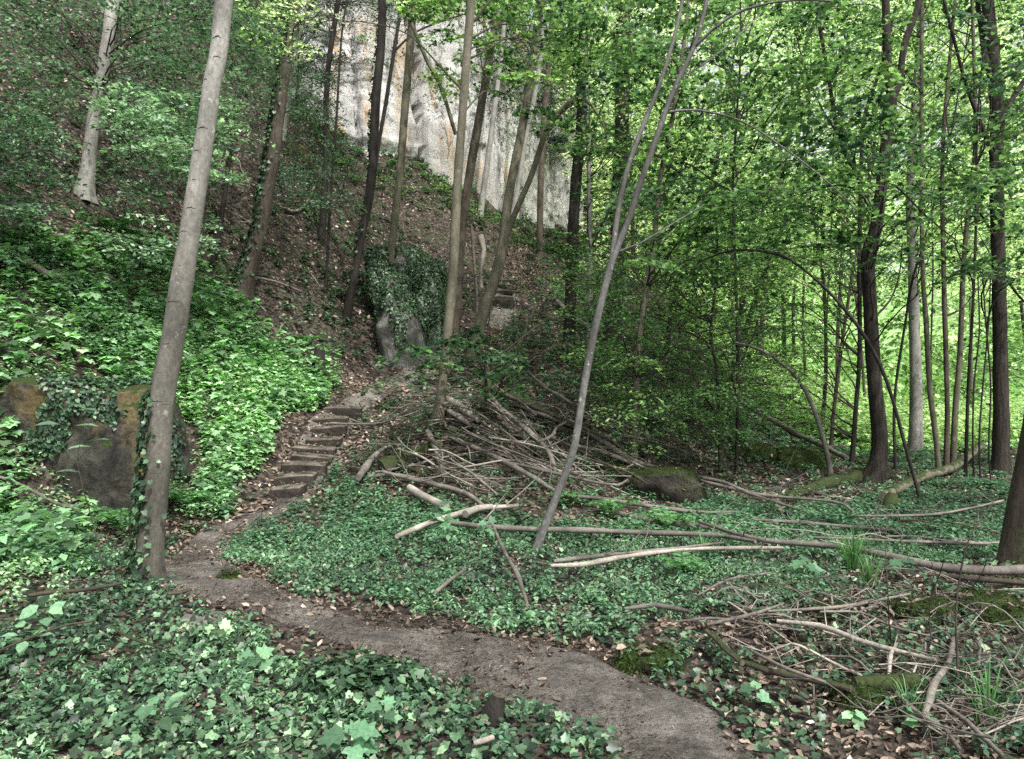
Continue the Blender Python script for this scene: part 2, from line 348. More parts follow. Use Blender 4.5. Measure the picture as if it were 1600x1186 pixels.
def leaf_tpl(kind):
    if kind == 'rh':   # pointed oval, folded along the midrib
        v = [(0,0,0),(.45,.28,.08),(1,0,0),(.45,-.28,.08)]; f = [(0,2,1),(0,3,2)]
    elif kind == 'oval':
        v = [(0,0,0),(.25,.24,.05),(.62,.26,.05),(1,0,-.10),(.62,-.26,.05),(.25,-.24,.05),(.5,0,0)]
        f = [(0,6,1),(1,6,2),(2,6,3),(3,6,4),(4,6,5),(5,6,0)]
    elif kind == 'ivy':
        o = [(.04,0),(-.14,.20),(.02,.44),(.30,.40),(.44,.50),(.62,.26),(1,0),(.62,-.26),(.44,-.50),(.30,-.40),(.02,-.44),(-.14,-.20)]
        v = [(x, y, .05*abs(y)*2-.08*x) for x, y in o]+[(.3,0,-.05)]; f = [(i, 12, (i+1) % 12)[::-1] for i in range(12)]
    elif kind == 'maple':
        o = [(0,0),(-.1,.28),(.12,.62),(.34,.36),(.62,.60),(.66,.26),(1.05,0),(.66,-.26),(.62,-.60),(.34,-.36),(.12,-.62),(-.1,-.28)]
        v = [(x, y, .06*abs(y)*2-.15*x*x) for x, y in o]+[(.35,0,0)]; n = len(o); f = [(i, n, (i+1) % n)[::-1] for i in range(n)]
    elif kind == 'lance':
        v = [(0,0,0),(.35,.15,.03),(1,0,-.15),(.35,-.15,.03)]; f = [(0,2,1),(0,3,2)]
    elif kind == 'dry':
        v = [(0,0,0),(.25,.26,.20),(.72,.20,.06),(1.05,.05,.14),(.66,-.22,.22),(.3,-.20,.26),(.5,0,-.03)]
        f = [(0,6,1),(1,6,2),(2,6,3),(3,6,4),(4,6,5),(5,6,0)]
    return np.array(v, float), np.array(f)
TPL = {k: leaf_tpl(k) for k in ('rh','oval','ivy','maple','lance','dry')}
def leaves(mb, p, nrm, head, size, kind='rh', tone=.5, mi=0):
    n = len(p)
    if n == 0: return
    v, f = TPL[kind]; nrm = norm(nrm); head = norm(head-(head*nrm).sum(-1, keepdims=True)*nrm); b = np.cross(nrm, head)
    size = np.broadcast_to(np.asarray(size, float), (n,))[:, None, None]
    V = p[:, None]+size*(v[None, :, 0:1]*head[:, None]+v[None, :, 1:2]*b[:, None]+v[None, :, 2:3]*nrm[:, None])
    FF = (f[None]+(np.arange(n)*len(v))[:, None, None]).reshape(-1, 3)
    tone = np.broadcast_to(np.asarray(tone, float), (n,))
    mb.add(V.reshape(-1, 3), FF, mi, np.repeat(R.random(n), len(f)), np.repeat(np.clip(tone, 0, 1), len(f)))
def rvec(n, s=1.0): return R.normal(0, s, (n, 3))
UP = np.array([0., 0., 1.])

# ------------------------------------------------------------------ ground sheet
def grid_sheet(name, xs, ys, m, zoff=0, kind='structure', zf=None):
    X, Y = np.meshgrid(xs, ys, indexing='ij'); Z = height(X, Y)+zoff
    V = np.stack([X, Y, Z], -1).reshape(-1, 3); ny = len(ys)
    i, j = np.meshgrid(np.arange(len(xs)-1), np.arange(ny-1), indexing='ij'); k = (i*ny+j).ravel()
    mb = MB(); mb.add(V, np.stack([k, k+ny, k+ny+1, k+1], 1)); o = mb.build(name, m); tag(o, kind=kind); return o
xs = np.concatenate([[-400,-120,-60], np.arange(-30, -14, .5), np.arange(-14, 14, .12), np.arange(14, 40, .4), np.arange(40, 66, 2), [90,150,400]])
ys = np.concatenate([[-200,-40,-8], np.arange(-3, 30, .12), np.arange(30, 60, .5), np.arange(60, 101, 2), [150,250,600]])
M['meadow'] = meadow_mat()
gm = MB()
X, Y = np.meshgrid(xs, ys, indexing='ij'); Z = height(X, Y)
ny = len(ys); i, j = np.meshgrid(np.arange(len(xs)-1), np.arange(ny-1), indexing='ij'); k = (i*ny+j).ravel()
cx = (X[:-1, :-1]).ravel(); cy = (Y[:-1, :-1]).ravel()
far = (cy > 21+2*vnoise(cx*.3, cy*.3, 0*cx)) & (cx > 7.5+.05*(cy-21)) | (cy > 48)
fc = np.stack([k, k+ny, k+ny+1, k+1], 1)
gm.add(np.stack([X, Y, Z], -1).reshape(-1, 3), fc)
gm.m = [far.astype(int)]
tag(gm.build('ground', [M['soil'], M['meadow']]), kind='structure')

# ------------------------------------------------------------------ path ribbon
LE = [(1040,1500),(1000,1300),(950,1215),(860,1125),(700,1062),(560,1015),(430,970),(330,942),(262,915),(255,880),(300,845),(370,815),(425,795),(432,765),(445,735),(462,700),(480,665),(510,640),(560,615),(610,590),(655,565),(705,546),(745,515),(768,490),(772,455),(790,425),(812,404)]
RE = [(1560,1500),(1330,1300),(1215,1215),(1120,1120),(1000,1066),(850,1012),(650,985),(530,962),(450,925),(380,895),(355,872),(395,835),(450,810),(475,790),(496,760),(522,728),(538,690),(550,662),(572,642),(610,618),(660,596),(700,574),(735,556),(785,525),(806,495),(806,458),(822,428),(838,404)]
def edge(e, n=260):
    w = np.array([hit(*q) for q in e]); r, _ = resample(w, np.ones(len(w)), .1)
    s = np.concatenate([[0], np.cumsum(np.linalg.norm(np.diff(r, axis=0), axis=1))]); u = np.linspace(0, s[-1], n)
    return np.stack([np.interp(u, s, r[:, c]) for c in range(3)], 1)
L_, R_ = edge(LE), edge(RE)
W_ = 26; u = np.linspace(0, 1, W_)[None, :, None]
G = L_[:, None]*(1-u)+R_[:, None]*u
cen = (L_+R_)/2
hw = np.abs(u*2-1)[..., 0]
G = cen[:, None]+(G-cen[:, None])*1.1
Gz = height(G[..., 0], G[..., 1])+.012-.05*np.clip((hw-.8)/.2, 0, 1)+.008*vnoise(G[..., 0]*9, G[..., 1]*9, 0*G[..., 0])+.022*vnoise(G[..., 0]*2.6, G[..., 1]*2.6, 0*G[..., 0]+4)+.01
i, j = np.meshgrid(np.arange(259), np.arange(W_-1), indexing='ij'); k = (i*W_+j).ravel()
pm = MB(); pm.add(np.stack([G[..., 0], G[..., 1], Gz], -1).reshape(-1, 3), np.stack([k, k+1, k+W_+1, k+W_], 1))
tag(pm.build('path', M['dirt']), kind='structure')
PATHPOLY = [(float(a), float(b)) for a, b in L_[:, :2]]+[(float(a), float(b)) for a, b in R_[::-1, :2]]

# ------------------------------------------------------------------ rocks
def ico(sub):
    import bmesh
    bm = bmesh.new(); bmesh.ops.create_icosphere(bm, subdivisions=sub, radius=1)
    v = np.array([x.co[:] for x in bm.verts]); f = np.array([[q.index for q in x.verts] for x in bm.faces]); bm.free(); return v, f
ICO = {k: ico(k) for k in (3, 4, 5, 6)}
def rock_mesh(mb, c, sz, rot=0, sub=4, amp=.22, seed=0, flat=.7, freq=1.3, box=.0):
    v, f = ICO[sub]; v = v.copy()
    if box: v = np.sign(v)*np.abs(v)**(1-box)
    d = fbm(v[:, 0]*freq+seed*7.1, v[:, 1]*freq+seed*3.3, v[:, 2]*freq, 5)
    v = v*(1+amp*d[:, None]*1.6)
    v[:, 2] = np.where(v[:, 2] > flat, flat+(v[:, 2]-flat)*.35, v[:, 2])
    v = v*np.asarray(sz); a = rot; v = v@np.array([[math.cos(a), math.sin(a), 0], [-math.sin(a), math.cos(a), 0], [0, 0, 1]])
    v = v+np.asarray(c); mb.add(v, f); return v, f
ROCKS = []
def rock(name, px, py, wpx, hpx, label, cat, m, depth=.8, sub=4, amp=.22, seed=1, group=None, rot=0, flat=.7, box=.2, sink=.42):
    g = hit(px, py); D = g[1]; w = wpx/F*D/2; h = hpx/F*D
    k_ = 1+w*depth/D; c = np.array([g[0]*k_, D+w*depth, g[2]+h*(1-sink)-h*.5]); w *= k_; mb = MB()
    V, f = rock_mesh(mb, c, (w, w*depth, h*(1+sink)/2), rot, sub, amp, seed, flat, 1.3, box)
    ROCKS.append((V, f, w)); root = empty(name, g, label, cat, group)
    o = mb.build('stone', m, root); o.location = [-float(x) for x in g]
    if m in (M['mossrock'], M['darkrock'], M['ochrerock']) and D < 22:
        mm_ = MB(); surf_leaves(mm_, V, f, int(min(9000, 2600*(w*8)**1.3)), .016+.0012*D, 'lance', .2, lambda p, q: q[:, 2] > (0 if m != M['darkrock'] else .25), .012)
        if mm_.v: child(mm_, 'moss', M['fern_moss'], root, True, False)
    return root, g, V, f
def child(mb, name, m, root, attrs=False, smooth=True):
    o = mb.build(name, m, root, smooth=smooth, attrs=attrs)
    if o: o.location = [-x for x in root.location]
    return o
def surf_leaves(mb, V, f, n, size, kind, tone, pred, off=.02, dirn=None):
    tri = V[f]; nn = np.cross(tri[:, 1]-tri[:, 0], tri[:, 2]-tri[:, 0]); ar = np.linalg.norm(nn, axis=1); nn = nn/ar[:, None]
    idx = R.choice(len(f), n, p=ar/ar.sum()); a, b = R.random(n), R.random(n); s = a+b > 1; a[s], b[s] = 1-a[s], 1-b[s]
    p = tri[idx, 0]+(tri[idx, 1]-tri[idx, 0])*a[:, None]+(tri[idx, 2]-tri[idx, 0])*b[:, None]; q = nn[idx]
    ok = pred(p, q) & (p[:, 2] > height(p[:, 0], p[:, 1])-.05); p, q = p[ok], q[ok]; n = len(p)
    h = rvec(n)+np.array([0, 0, -1.2]); sz = size*R.uniform(.6, 1.25, n)
    leaves(mb, p+q*R.uniform(0, off*2, n)[:, None], q+rvec(n, .35)+[0,0,.25], h, sz, kind, tone+R.normal(0, .18, n))

# big boulder, left
rt, g, V, f = rock('boulder', 142, 800, 240, 255, 'large boulder with ochre stone, moss and hanging ivy behind the grey beech', 'boulder', M['boulder'], .7, 6, .24, 3, box=.33, flat=.75, sink=.2)
mb = MB()
surf_leaves(mb, V, f, 26000, .045, 'ivy', .34, lambda p, q: ((p[:, 2]-g[2] > 1.25+.35*vnoise(p[:, 0]*2.2, p[:, 1]*2.2, 0*p[:, 2])) & (np.abs(p[:, 0]-g[0]+.15) < .42+.2*vnoise(p[:, 0]*5, p[:, 2]*5, 0*p[:, 0]))) | ((vnoise(p[:, 0]*5.4+4, p[:, 1]*3, p[:, 2]*1.1) > .42) & (q[:, 2] > -.4)), .03)
child(mb, 'ivy', M['ivy'], rt, True)
# ivy clad outcrop beside the path
rt, g, V, f = rock('rock_outcrop', 642, 548, 118, 232, 'pale rock outcrop draped in dark ivy beside the upper path', 'rock outcrop', M['outcrop'], 2.2, 6, .36, 14, box=.3, flat=.85, sink=.35, rot=.1)
mb = MB()
surf_leaves(mb, V, f, 85000, .050, 'ivy', .48, lambda p, q: (p[:, 2]-g[2] > .42+.4*vnoise(p[:, 0]*2.4, p[:, 1]*2.4, 0*p[:, 0])+.45*vnoise(p[:, 0]*9, p[:, 1]*9, 0*p[:, 0])-.55*(p[:, 0]-g[0])) & (vnoise(p[:, 0]*6, p[:, 1]*6, p[:, 2]*1.5) > -.45) & (p[:, 1] < g[1]+3.2), .05)
child(mb, 'ivy', M['ivy'], rt, True)

# ------------------------------------------------------------------ cliff
CB = np.array([at(470,190,26.2), at(520,206,27.3), at(580,232,28.0), at(640,256,29), at(700,285,30), at(760,306,31), at(820,338,32), at(868,362,33), at(896,366,33.4), at(905,362,35.5), at(880,340,40)])
cb, _ = resample(CB, np.ones(len(CB)), .07)
nu = len(cb); nv = 170; vv = np.linspace(0, 1, nv); tg = norm(np.gradient(cb, axis=0)*[1,1,0]); nr = np.stack([tg[:, 1], -tg[:, 0], 0*tg[:, 0]], 1)
su = np.linspace(0, 1, nu); top = 10.5-3.0*np.clip((su-.5)/.4, 0, 1)
PX, PZ = cb[:, None, 0]+0*vv, cb[:, None, 2]-.6+vv[None]*(top[:, None]+.6)
C = np.stack([PX, cb[:, None, 1]+0*vv, PZ], -1)
c1, c2, c3 = C[..., 0]*.8+C[..., 1]*.55+C[..., 2]*.13, C[..., 1]*.8-C[..., 0]*.5+C[..., 2]*.2, C[..., 2]*.9+C[..., 0]*.25-C[..., 1]*.3
rdg = 1-np.abs(vnoise(c1*1.3, c2*1.3, c3*.16+3))
arc = np.concatenate([[0], np.cumsum(np.linalg.norm(np.diff(cb[:, :2], axis=0), axis=1))])[:, None]+0*vv
arc = arc+.18*vnoise(c1*.5, c2*.5, c3*.8)+.05*vnoise(c1*3, c2*3, c3*3)+.05*(C[..., 2]-6)
def cells(a, n, seed, lo, hi):
    rr_ = np.random.default_rng(seed); e = np.cumsum(rr_.uniform(lo, hi, n)); e = e*(arc.max()+1)/e[-1]; i_ = np.clip(np.searchsorted(e, a), 0, n-1); st = np.concatenate([[0], e])[i_]; return i_, (a-st)/np.maximum(e[i_]-st, .01), rr_
i1, t1, g1 = cells(arc, 11, 5, .8, 2.4); off1 = g1.uniform(-.5, .5, 11); til1 = g1.uniform(-.45, .45, 11)
i2, t2, g2 = cells(arc+.12*vnoise(c3*.6, c1, c2), 34, 9, .3, 1.2); lev = np.floor(C[..., 2]*.22+1.7*_h(i1, i1*0, i1*0)+.25*vnoise(c1, c2, c3)).astype(int)
disp = off1[i1]+til1[i1]*(t1-.5)+.26*(_h(i2, lev, lev*0)-.5)+.06*vnoise(c1*2.1, c2*2.1, c3*.5)+.08*fbm(c1*2.3, c2*2.3, c3*1.5, 5)-.35*np.exp(-(np.minimum(t1, 1-t1)/.035)**2)
bedz = vnoise(C[..., 0]*.25, C[..., 1]*.25, C[..., 2]*2.2); leftw = np.clip(1.1-su*3, 0, 1)[:, None]
disp = disp+leftw*.35*np.round(bedz*3)/3
topb = np.clip((vv-.86)/.14, 0, 1)[None]
C = C+nr[:, None]*(disp*.8-.9*vv[None]**2-topb**2*3.0)[..., None]
i, j = np.meshgrid(np.arange(nu-1), np.arange(nv-1), indexing='ij'); k = (i*nv+j).ravel()
mb = MB(); mb.add(C.reshape(-1, 3), np.stack([k, k+nv, k+nv+1, k+1], 1))
topv = C[:, -1]; back = topv-nr*9+[0,0,.6]; mb.add(np.concatenate([topv, back]), np.stack([np.arange(nu-1), np.arange(1, nu), nu+np.arange(1, nu), nu+np.arange(nu-1)], 1))
cliff = mb.build('cliff', M['cliff']); tag(cliff, kind='structure')
CLV, CLK = C, (nu, nv)

# ------------------------------------------------------------------ steps
SP = [(446,781,52,14),(457,763,66,13),(471,745,72,13),(484,729,66,12),(487,714,72,12),(503,698,58,11),(510,681,60,11),(512,668,60,10),(532,652,62,10)]
SL = ['lowest stone step, rounded and worn, at the foot of the flight','second stone step up from the bottom of the lower flight','third stone step up from the bottom of the lower flight',
 'fourth stone step up from the bottom of the lower flight','middle stone step of the nine in the lower flight','sixth stone step up from the bottom of the lower flight','third stone step down from the top of the lower flight',
 'second stone step down from the top of the lower flight','topmost stone step of the lower flight beside the leafy bank']
TREADS = []
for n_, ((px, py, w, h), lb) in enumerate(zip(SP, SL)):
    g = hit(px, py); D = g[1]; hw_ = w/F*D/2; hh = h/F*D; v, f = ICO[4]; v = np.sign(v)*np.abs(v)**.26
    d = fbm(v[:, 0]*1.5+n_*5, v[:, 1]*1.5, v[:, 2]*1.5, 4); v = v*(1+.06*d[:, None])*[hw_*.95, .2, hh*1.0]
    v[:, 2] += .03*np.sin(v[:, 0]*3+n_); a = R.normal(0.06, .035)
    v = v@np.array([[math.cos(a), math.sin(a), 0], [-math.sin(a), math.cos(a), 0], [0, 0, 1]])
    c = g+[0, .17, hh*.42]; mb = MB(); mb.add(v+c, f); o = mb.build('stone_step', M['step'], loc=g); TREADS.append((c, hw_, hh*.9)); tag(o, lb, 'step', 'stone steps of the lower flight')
SP2 = [(787,482,34,16,'dark rounded stone at the foot of the upper steps'),(783,471,38,10,'lowest narrow step of the upper flight'),(783,461,38,9,'second narrow step of the upper flight'),(784,452,36,9,'third narrow step of the upper flight'),
       (786,443,36,8,'highest narrow step of the upper flight'),(817,428,24,8,'dark stone block beside the climbing upper path'),(822,404,28,9,'dark stone block near the top of the climbing path')]
for n_, (px, py, w, h, lb) in enumerate(SP2):
    g = hit(px, py); D = g[1]; hw_ = w/F*D/2; hh = h/F*D; v, f = ICO[4]; v = np.sign(v)*np.abs(v)**.45
    v = v*(1+.1*fbm(v[:, 0]*1.5+n_*3, v[:, 1]*1.5+9, v[:, 2], 4)[:, None])*[hw_, .22, hh*.6]; mb = MB(); mb.add(v+g+[0,.2,hh*.4], f)
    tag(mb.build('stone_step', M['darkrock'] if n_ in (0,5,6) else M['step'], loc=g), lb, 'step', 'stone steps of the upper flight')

# ------------------------------------------------------------------ smaller rocks, stumps
for a in [('mossy_rock',1030,786,120,72,'dark mossy boulder half buried at the right end of the brush pile','darkrock',2),
 ('mossy_rock',945,745,70,30,'low dark mossy rock under the branches left of the buried boulder','mossrock',5),
 ('mossy_rock',1175,722,76,34,'mossy rock below the leaning dead trunk','mossrock',6),
 ('mossy_bank_stone',1250,736,90,50,'rounded mossy hump at the foot of the slope','mossrock',7),
 ('mossy_rock',1318,700,40,34,'mossy yellowish rock behind the arched grey sapling','mossrock',8),
 ('mossy_rock',1440,978,95,44,'dark rock with a green moss cap, left one of the pair at the right edge','mossrock',9),
 ('mossy_rock',1545,985,120,66,'dark rock with a green moss cap, right and larger one of the pair','mossrock',10),
 ('mossy_rock',1345,1120,78,52,'round green mossy rock beneath the sawn log','mossrock',12),
 ('mossy_rock',1015,1062,92,48,'dark moss covered lump at the edge of the dirt path','mossrock',13),
 ('flat_stone',315,985,66,28,'grey flat stone in the ivy left of the path','greyrock',14),
 ('small_stone',361,912,34,24,'small mossy stone at the bend of the path','mossrock',15),
 ('small_stone',354,808,24,14,'small greenish stone in the leaves near the first step','ochrerock',16),
 ('small_stone',297,834,26,12,'flat ochre stone beside the fern at the path edge','ochrerock',17),
 ('mossy_rock',135,402,36,30,'yellowish mossy stone among herbs on the left slope','ochrerock',18),
 ('mossy_rock',64,620,44,24,'ochre stone showing through herbs above the big boulder','ochrerock',19),
 ('mossy_rock',465,240,30,24,'brown mossy boulder high on the leafy slope','ochrerock',20),
 ('mossy_rock',1010,668,40,14,'mossy stone on the slope behind the birch','mossrock',21),
 ('mossy_rock',598,642,26,12,'small dark stone at the upper end of the steps','darkrock',23),
 ('mossy_rock',1303,975,60,34,'low mossy rock among twigs on the forest floor','mossrock',24),
]:
    nm, px, py, w, h, lb, m, sd = a
    rock(nm, px, py, w, h, lb, 'rock', M[m], .8, 5 if w > 60 else 4, .26, sd, box=.15)

rt, g, V, f = rock('boulder', 560, 1118, 170, 58, 'low ivy covered stone hump in the foreground left of the path', 'rock', M['hollow_shade'], .8, 5, .3, 25, box=.15)  # dark lump put where there is only a shaded ivy hollow
mb = MB(); surf_leaves(mb, V, f, 2600, .045, 'ivy', .38, lambda p, q: (q[:, 2] > .1) & (vnoise(p[:, 0]*4, p[:, 1]*4, p[:, 2]*4) > -.5), .04); child(mb, 'ivy', M['ivy'], rt, True)
# ------------------------------------------------------------------ trees
TREES = []
def tree(name, pts, widths, label, m, H=14, sides=12, flare=.5, D=None, group=None, cat='tree', branches=(), ivy=None, crown=True, top=True, wob=0.0, base_off=0):
    g = hit(*pts[0]) if D is None else None
    if D is None: D = g[1]
    else: g = at(pts[0][0], pts[0][1], D)
    D = D+base_off
    W = [at(px, py, D) for px, py in pts]; r = list(np.interp(np.linspace(0, 1, len(pts)), np.linspace(0, 1, len(widths)), widths)/F*D/2*.97/math.hypot(1, (pts[0][0]-CX)/F))
    W[0] = np.array([W[0][0], D, min(W[0][2], float(height(W[0][0], D)))-.12])
    if top and W[-1][2] < H:
        d = norm(W[-1]-W[-2]); n = 4; z0 = W[-1][2]; r0 = r[-1]; p = W[-1]
        for k in range(1, n+1):
            d = norm(d*.8+np.array([R.normal(0, .08), R.normal(0, .08), .35])); p = p+d*(H-z0)/n; W.append(p); r.append(r0*(1-.8*k/n))
    root = empty(name, g, label, cat, group)
    mb = MB(); pp, rr = tube(mb, W, r, sides, .16 if D < 16 else .3, flare=flare, wob=wob)
    child(mb, 'trunk', M[m], root)
    for b in branches:
        bp, bw = b; bw0, bw1 = bw; Wb = [at(px, py, D+dd) for px, py, dd in bp]
        mb = MB(); tube(mb, Wb, np.linspace(bw0, bw1, len(Wb))/F*D/2, 8, .15, ref=(0.1,1,.05), rough=.05); child(mb, 'branch', M[m], root)
    if ivy:
        lo, hi, n, sidex, sz = ivy; mb = MB()
        z = R.uniform(lo, hi, n)**1.0; k = np.clip(np.searchsorted(pp[:, 2], g[2]+z), 1, len(pp)-1)
        fr = ((g[2]+z-pp[k-1, 2])/np.maximum(pp[k, 2]-pp[k-1, 2], 1e-3)).clip(0, 1)[:, None]; c = pp[k-1]*(1-fr)+pp[k]*fr
        a = sidex+R.normal(0, .8, n)*np.exp(-z/(hi))*1.2; d = np.stack([np.cos(a), -np.abs(np.sin(a))*np.sign(np.cos(a-a)+1), 0*a], 1); d = np.stack([np.cos(a), np.sin(a), 0*a], 1)
        q = c+d*(rr[k]*1.12+R.uniform(.0, .05, n)*(1+2*np.exp(-z/.3)))[:, None]
        leaves(mb, q, d+rvec(n, .4)+[0,0,.5], rvec(n)+[0,0,-1], sz*R.uniform(.6, 1.2, n), 'ivy', .4+R.normal(0, .2, n)); child(mb, 'ivy', M['ivy'], root, True)
    T = dict(root=root, p=pp, r=rr, H=pp[-1, 2], g=g, m=m, mb=MB(), D=D, crown=crown, used=0, leafmat='leaf')
    TREES.append(T); return T

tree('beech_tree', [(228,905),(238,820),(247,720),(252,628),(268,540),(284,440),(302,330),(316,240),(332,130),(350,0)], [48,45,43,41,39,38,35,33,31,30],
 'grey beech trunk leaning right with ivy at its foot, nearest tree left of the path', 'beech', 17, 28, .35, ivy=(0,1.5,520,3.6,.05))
tree('beech_tree', [(130,305),(141,230),(150,170),(163,100),(176,0)], [26,23,23,22,22], 'pale grey beech standing on the leafy slope at upper left', 'beech_light', 21, 20, .9)
tree('beech_tree', [(372,468),(385,425),(405,360),(420,280),(432,200),(445,110),(462,0)], [34,28,26,24,22,20,18], 'dark brown leaning trunk with ivy on its left edge, halfway up the slope', 'brown', 20, 16, .6, ivy=(0,6.5,1500,3.3,.075))
tree('slender_tree', [(440,215),(457,113),(474,30),(485,0)], [12,10,9,8], 'pale slim trunk behind the ivy-edged trunk, near the top of the frame', 'beech_light', 22, 10, .3)
tree('slender_tree', [(455,150),(470,80),(490,50),(504,20)], [9,8,7,6], 'thin pale trunk leaning hard right at the top of the slope', 'beech_light', 22, 8, .3)
tree('slender_tree', [(330,420),(349,319),(368,177),(386,106),(400,0)], [12,9,8,7,6], 'thin dark stem between the grey beech and the ivy-edged trunk', 'dark', 19, 8, .3)
tree('slender_tree', [(540,498),(552,440),(564,375),(580,283),(587,160),(597,35)], [13,13,13,15,15,14], 'dark leafy-stemmed slim tree left of the curved beech on the slope', 'dark', 20, 10, .4, ivy=(0.5,7,500,2.5,.07))
tree('slender_tree', [(575,330),(581,300),(594,212),(603,160),(620,53),(628,0)], [5,6,6,7,6,6], 'thin black crooked stem in front of the white cliff', 'dark', 19, 8, .3,
  branches=[([(616,80,0),(650,50,0.1),(700,30,.3),(740,18,.5)],(4,2))])
tree('beech_tree', [(597,494),(609,458),(610,410),(616,350),(625,270),(632,177),(640,80),(645,0)], [20,15,13,13,13,13,13,13], 'curved greyish beech in front of the cliff, rooted beside the ivy outcrop', 'olive', 20, 14, .5,
  branches=[([(610,-20,-.3),(640,30,-.5),(665,90,-.5),(690,140,-.4),(712,210,-.2)],(6,6))])
tree('beech_tree', [(683,658),(691,600),(698,540),(703,480),(709,410),(713,320),(720,212),(730,80),(736,0)], [19,16,16,16,16,15,14,14,13], 'slim brown trunk with pale sunlit bark rising from the brush pile', 'olive', 17, 14, .5)
tree('beech_tree', [(705,548),(716,450),(722,354),(744,212),(762,106),(779,0)], [16,15,15,14,13,12], 'dark trunk crossing just behind the slim trunk of the brush pile', 'brown', 20, 12, .4)
tree('slender_tree', [(750,335),(762,250),(772,175),(784,80),(790,0)], [10,9,8,7,6], 'thin pale trunk below the cliff, left of the forked olive tree', 'beech_light', 24, 8, .3)
tree('beech_tree', [(738,562),(752,500),(770,445),(785,390),(794,312),(812,220),(828,130),(843,0)], [22,19,18,17,15,14,13,11], 'olive barked tree at the upper path with a long dark branch to the right', 'olive', 20, 14, .5,
  branches=[([(782,400,0),(800,345,-.2),(830,275,-.5),(852,210,-.8),(875,175,-1),(905,150,-1.2)],(9,8)), ([(905,150,-1.2),(925,165,-1.4),(945,200,-1.5)],(7,3))])
tree('dead_tree', [(745,545),(746,480),(742,420),(736,350)], [6,5,5,4], 'thin orange-brown dead stem close against the olive barked tree', 'dead', 5, 7, .2, crown=False, top=False)
tree('slender_tree', [(788,380),(808,300),(822,212),(840,124),(850,30)], [8,8,8,8,8], 'pale trunk half hidden behind the olive barked tree', 'beech_light', 24, 8, .3)
tree('slender_tree', [(843,402),(845,283),(851,177),(862,50)], [11,10,10,9], 'straight grey trunk standing before the right end of the cliff', 'brown', 24, 10, .3)
tree('oak_tree', [(888,562),(893,418),(900,283),(907,212),(912,60)], [20,18,18,17,16], 'dark thick trunk right of the cliff, left one of two', 'dark', 22, 12, .4)
tree('oak_tree', [(955,545),(964,420),(968,300),(972,180),(973,0)], [28,25,25,24,22], 'dark thick trunk behind the forked birch, right one of two', 'dark', 22, 14, .4)
tree('birch_tree', [(830,868),(845,838),(872,770),(897,699),(913,600),(929,515),(945,450),(957,404)], [16,13.5,12.5,12,12,12,11,10.5], 'curved slender grey birch with white spots, forking halfway up, in front of the brush pile', 'spotted', 9, 16, .15, top=False,
  branches=[([(957,406,0),(985,336,0),(999,290,0),(1024,220,0),(1045,160,0),(1060,124,0),(1085,72,0),(1104,0,0),(1120,-90,0),(1130,-220,0.2)],(10,6)),
            ([(956,408,0),(965,335,.1),(977,275,.1),(1000,208,.2),(1022,155,.2),(1046,85,.2),(1066,0,.3),(1080,-120,.3)],(9,5)),
            ([(1084,74,0),(1115,45,-.1),(1165,14,-.2),(1240,0,-.3),(1300,2,-.4)],(5,3)),
            ([(1060,124,0),(1100,100,.1),(1150,60,.1),(1190,20,.2)],(3,2)),
            ([(961,395,0),(1000,380,.1),(1050,350,.3),(1100,320,.4)],(3,2)),
            ([(1045,175,0),(1090,172,.2),(1160,190,.3),(1230,235,.4),(1300,290,.5),(1340,330,.6)],(4,2))])
tree('slender_tree', [(990,728),(993,640),(996,557),(1010,451),(1022,380),(1031,283),(1049,195),(1068,70)], [11,10,10,9,9,8,7,6], 'slim straight olive stem just right of the forked birch', 'olive', 12, 9, .25)
tree('oak_tree', [(1361,756),(1372,720),(1374,680),(1366,592),(1360,486),(1356,401),(1369,354),(1380,266),(1394,152)], [36,27,26,25,24,24,22,20,18], 'furrowed dark oak with mossy roots, forking high up right of centre', 'oak', 16, 20, .5, top=False,
  branches=[([(1393,158,0),(1388,110,0),(1385,71,0),(1384,0,0),(1380,-120,0),(1384,-300,.2)],(14,10)),
            ([(1394,155,0),(1406,125,0),(1413,71,0),(1433,14,0),(1460,-80,.2),(1480,-220,.4)],(12,8)),
            ([(1370,350,0),(1350,310,-.3),(1320,290,-.5),(1270,295,-.8)],(4,2)),
            ([(1378,275,0),(1410,300,.3),(1450,340,.5),(1500,380,.8)],(4,2)),
            ([(1362,500,0),(1390,470,.2),(1405,430,.3),(1410,380,.3)],(4,2))])
T1 = TREES[0]
def trunk_at(T, py):
    qx, qy = to_px(T['p']); k = int(np.argmin(np.abs(qy-py))); return T['p'][k], T['r'][k]
for py, off, w_, h_ in [(36,.1,.5,1),(62,-.4,.3,.5),(96,.35,.5,.7),(146,-.5,.3,.5),(198,.1,.55,.6),(224,-.3,.35,.4),(284,.0,.25,.3),(342,.1,.55,.6),(352,-.2,.4,.4),(466,-.2,.6,.5),(480,.35,.5,.4),(536,.0,.55,.5),(593,-.1,.6,.5),(615,-.6,.3,.4),(635,.0,.55,.4),(720,.1,.4,.3),(858,.3,.55,.5)]:
    c, r_ = trunk_at(T1, py); mb = MB(); pts_ = []
    for u_ in np.linspace(-1, 1, 9):
        a = off+u_*w_; pts_.append(c+np.array([math.sin(a)*r_*1.0, -math.cos(a)*r_*1.0, (1-u_*u_)*.022*h_+.004*math.sin(u_*9)]))
    tube(mb, pts_, [.0005]+[.0028*h_+.001]*2+[.0045*h_+.001]*3+[.0028*h_+.001]*2+[.0005], 6, .01, ref=(0,0,1), rough=.3); child(mb, 'bark_scar', M['dark'], T1['root'])
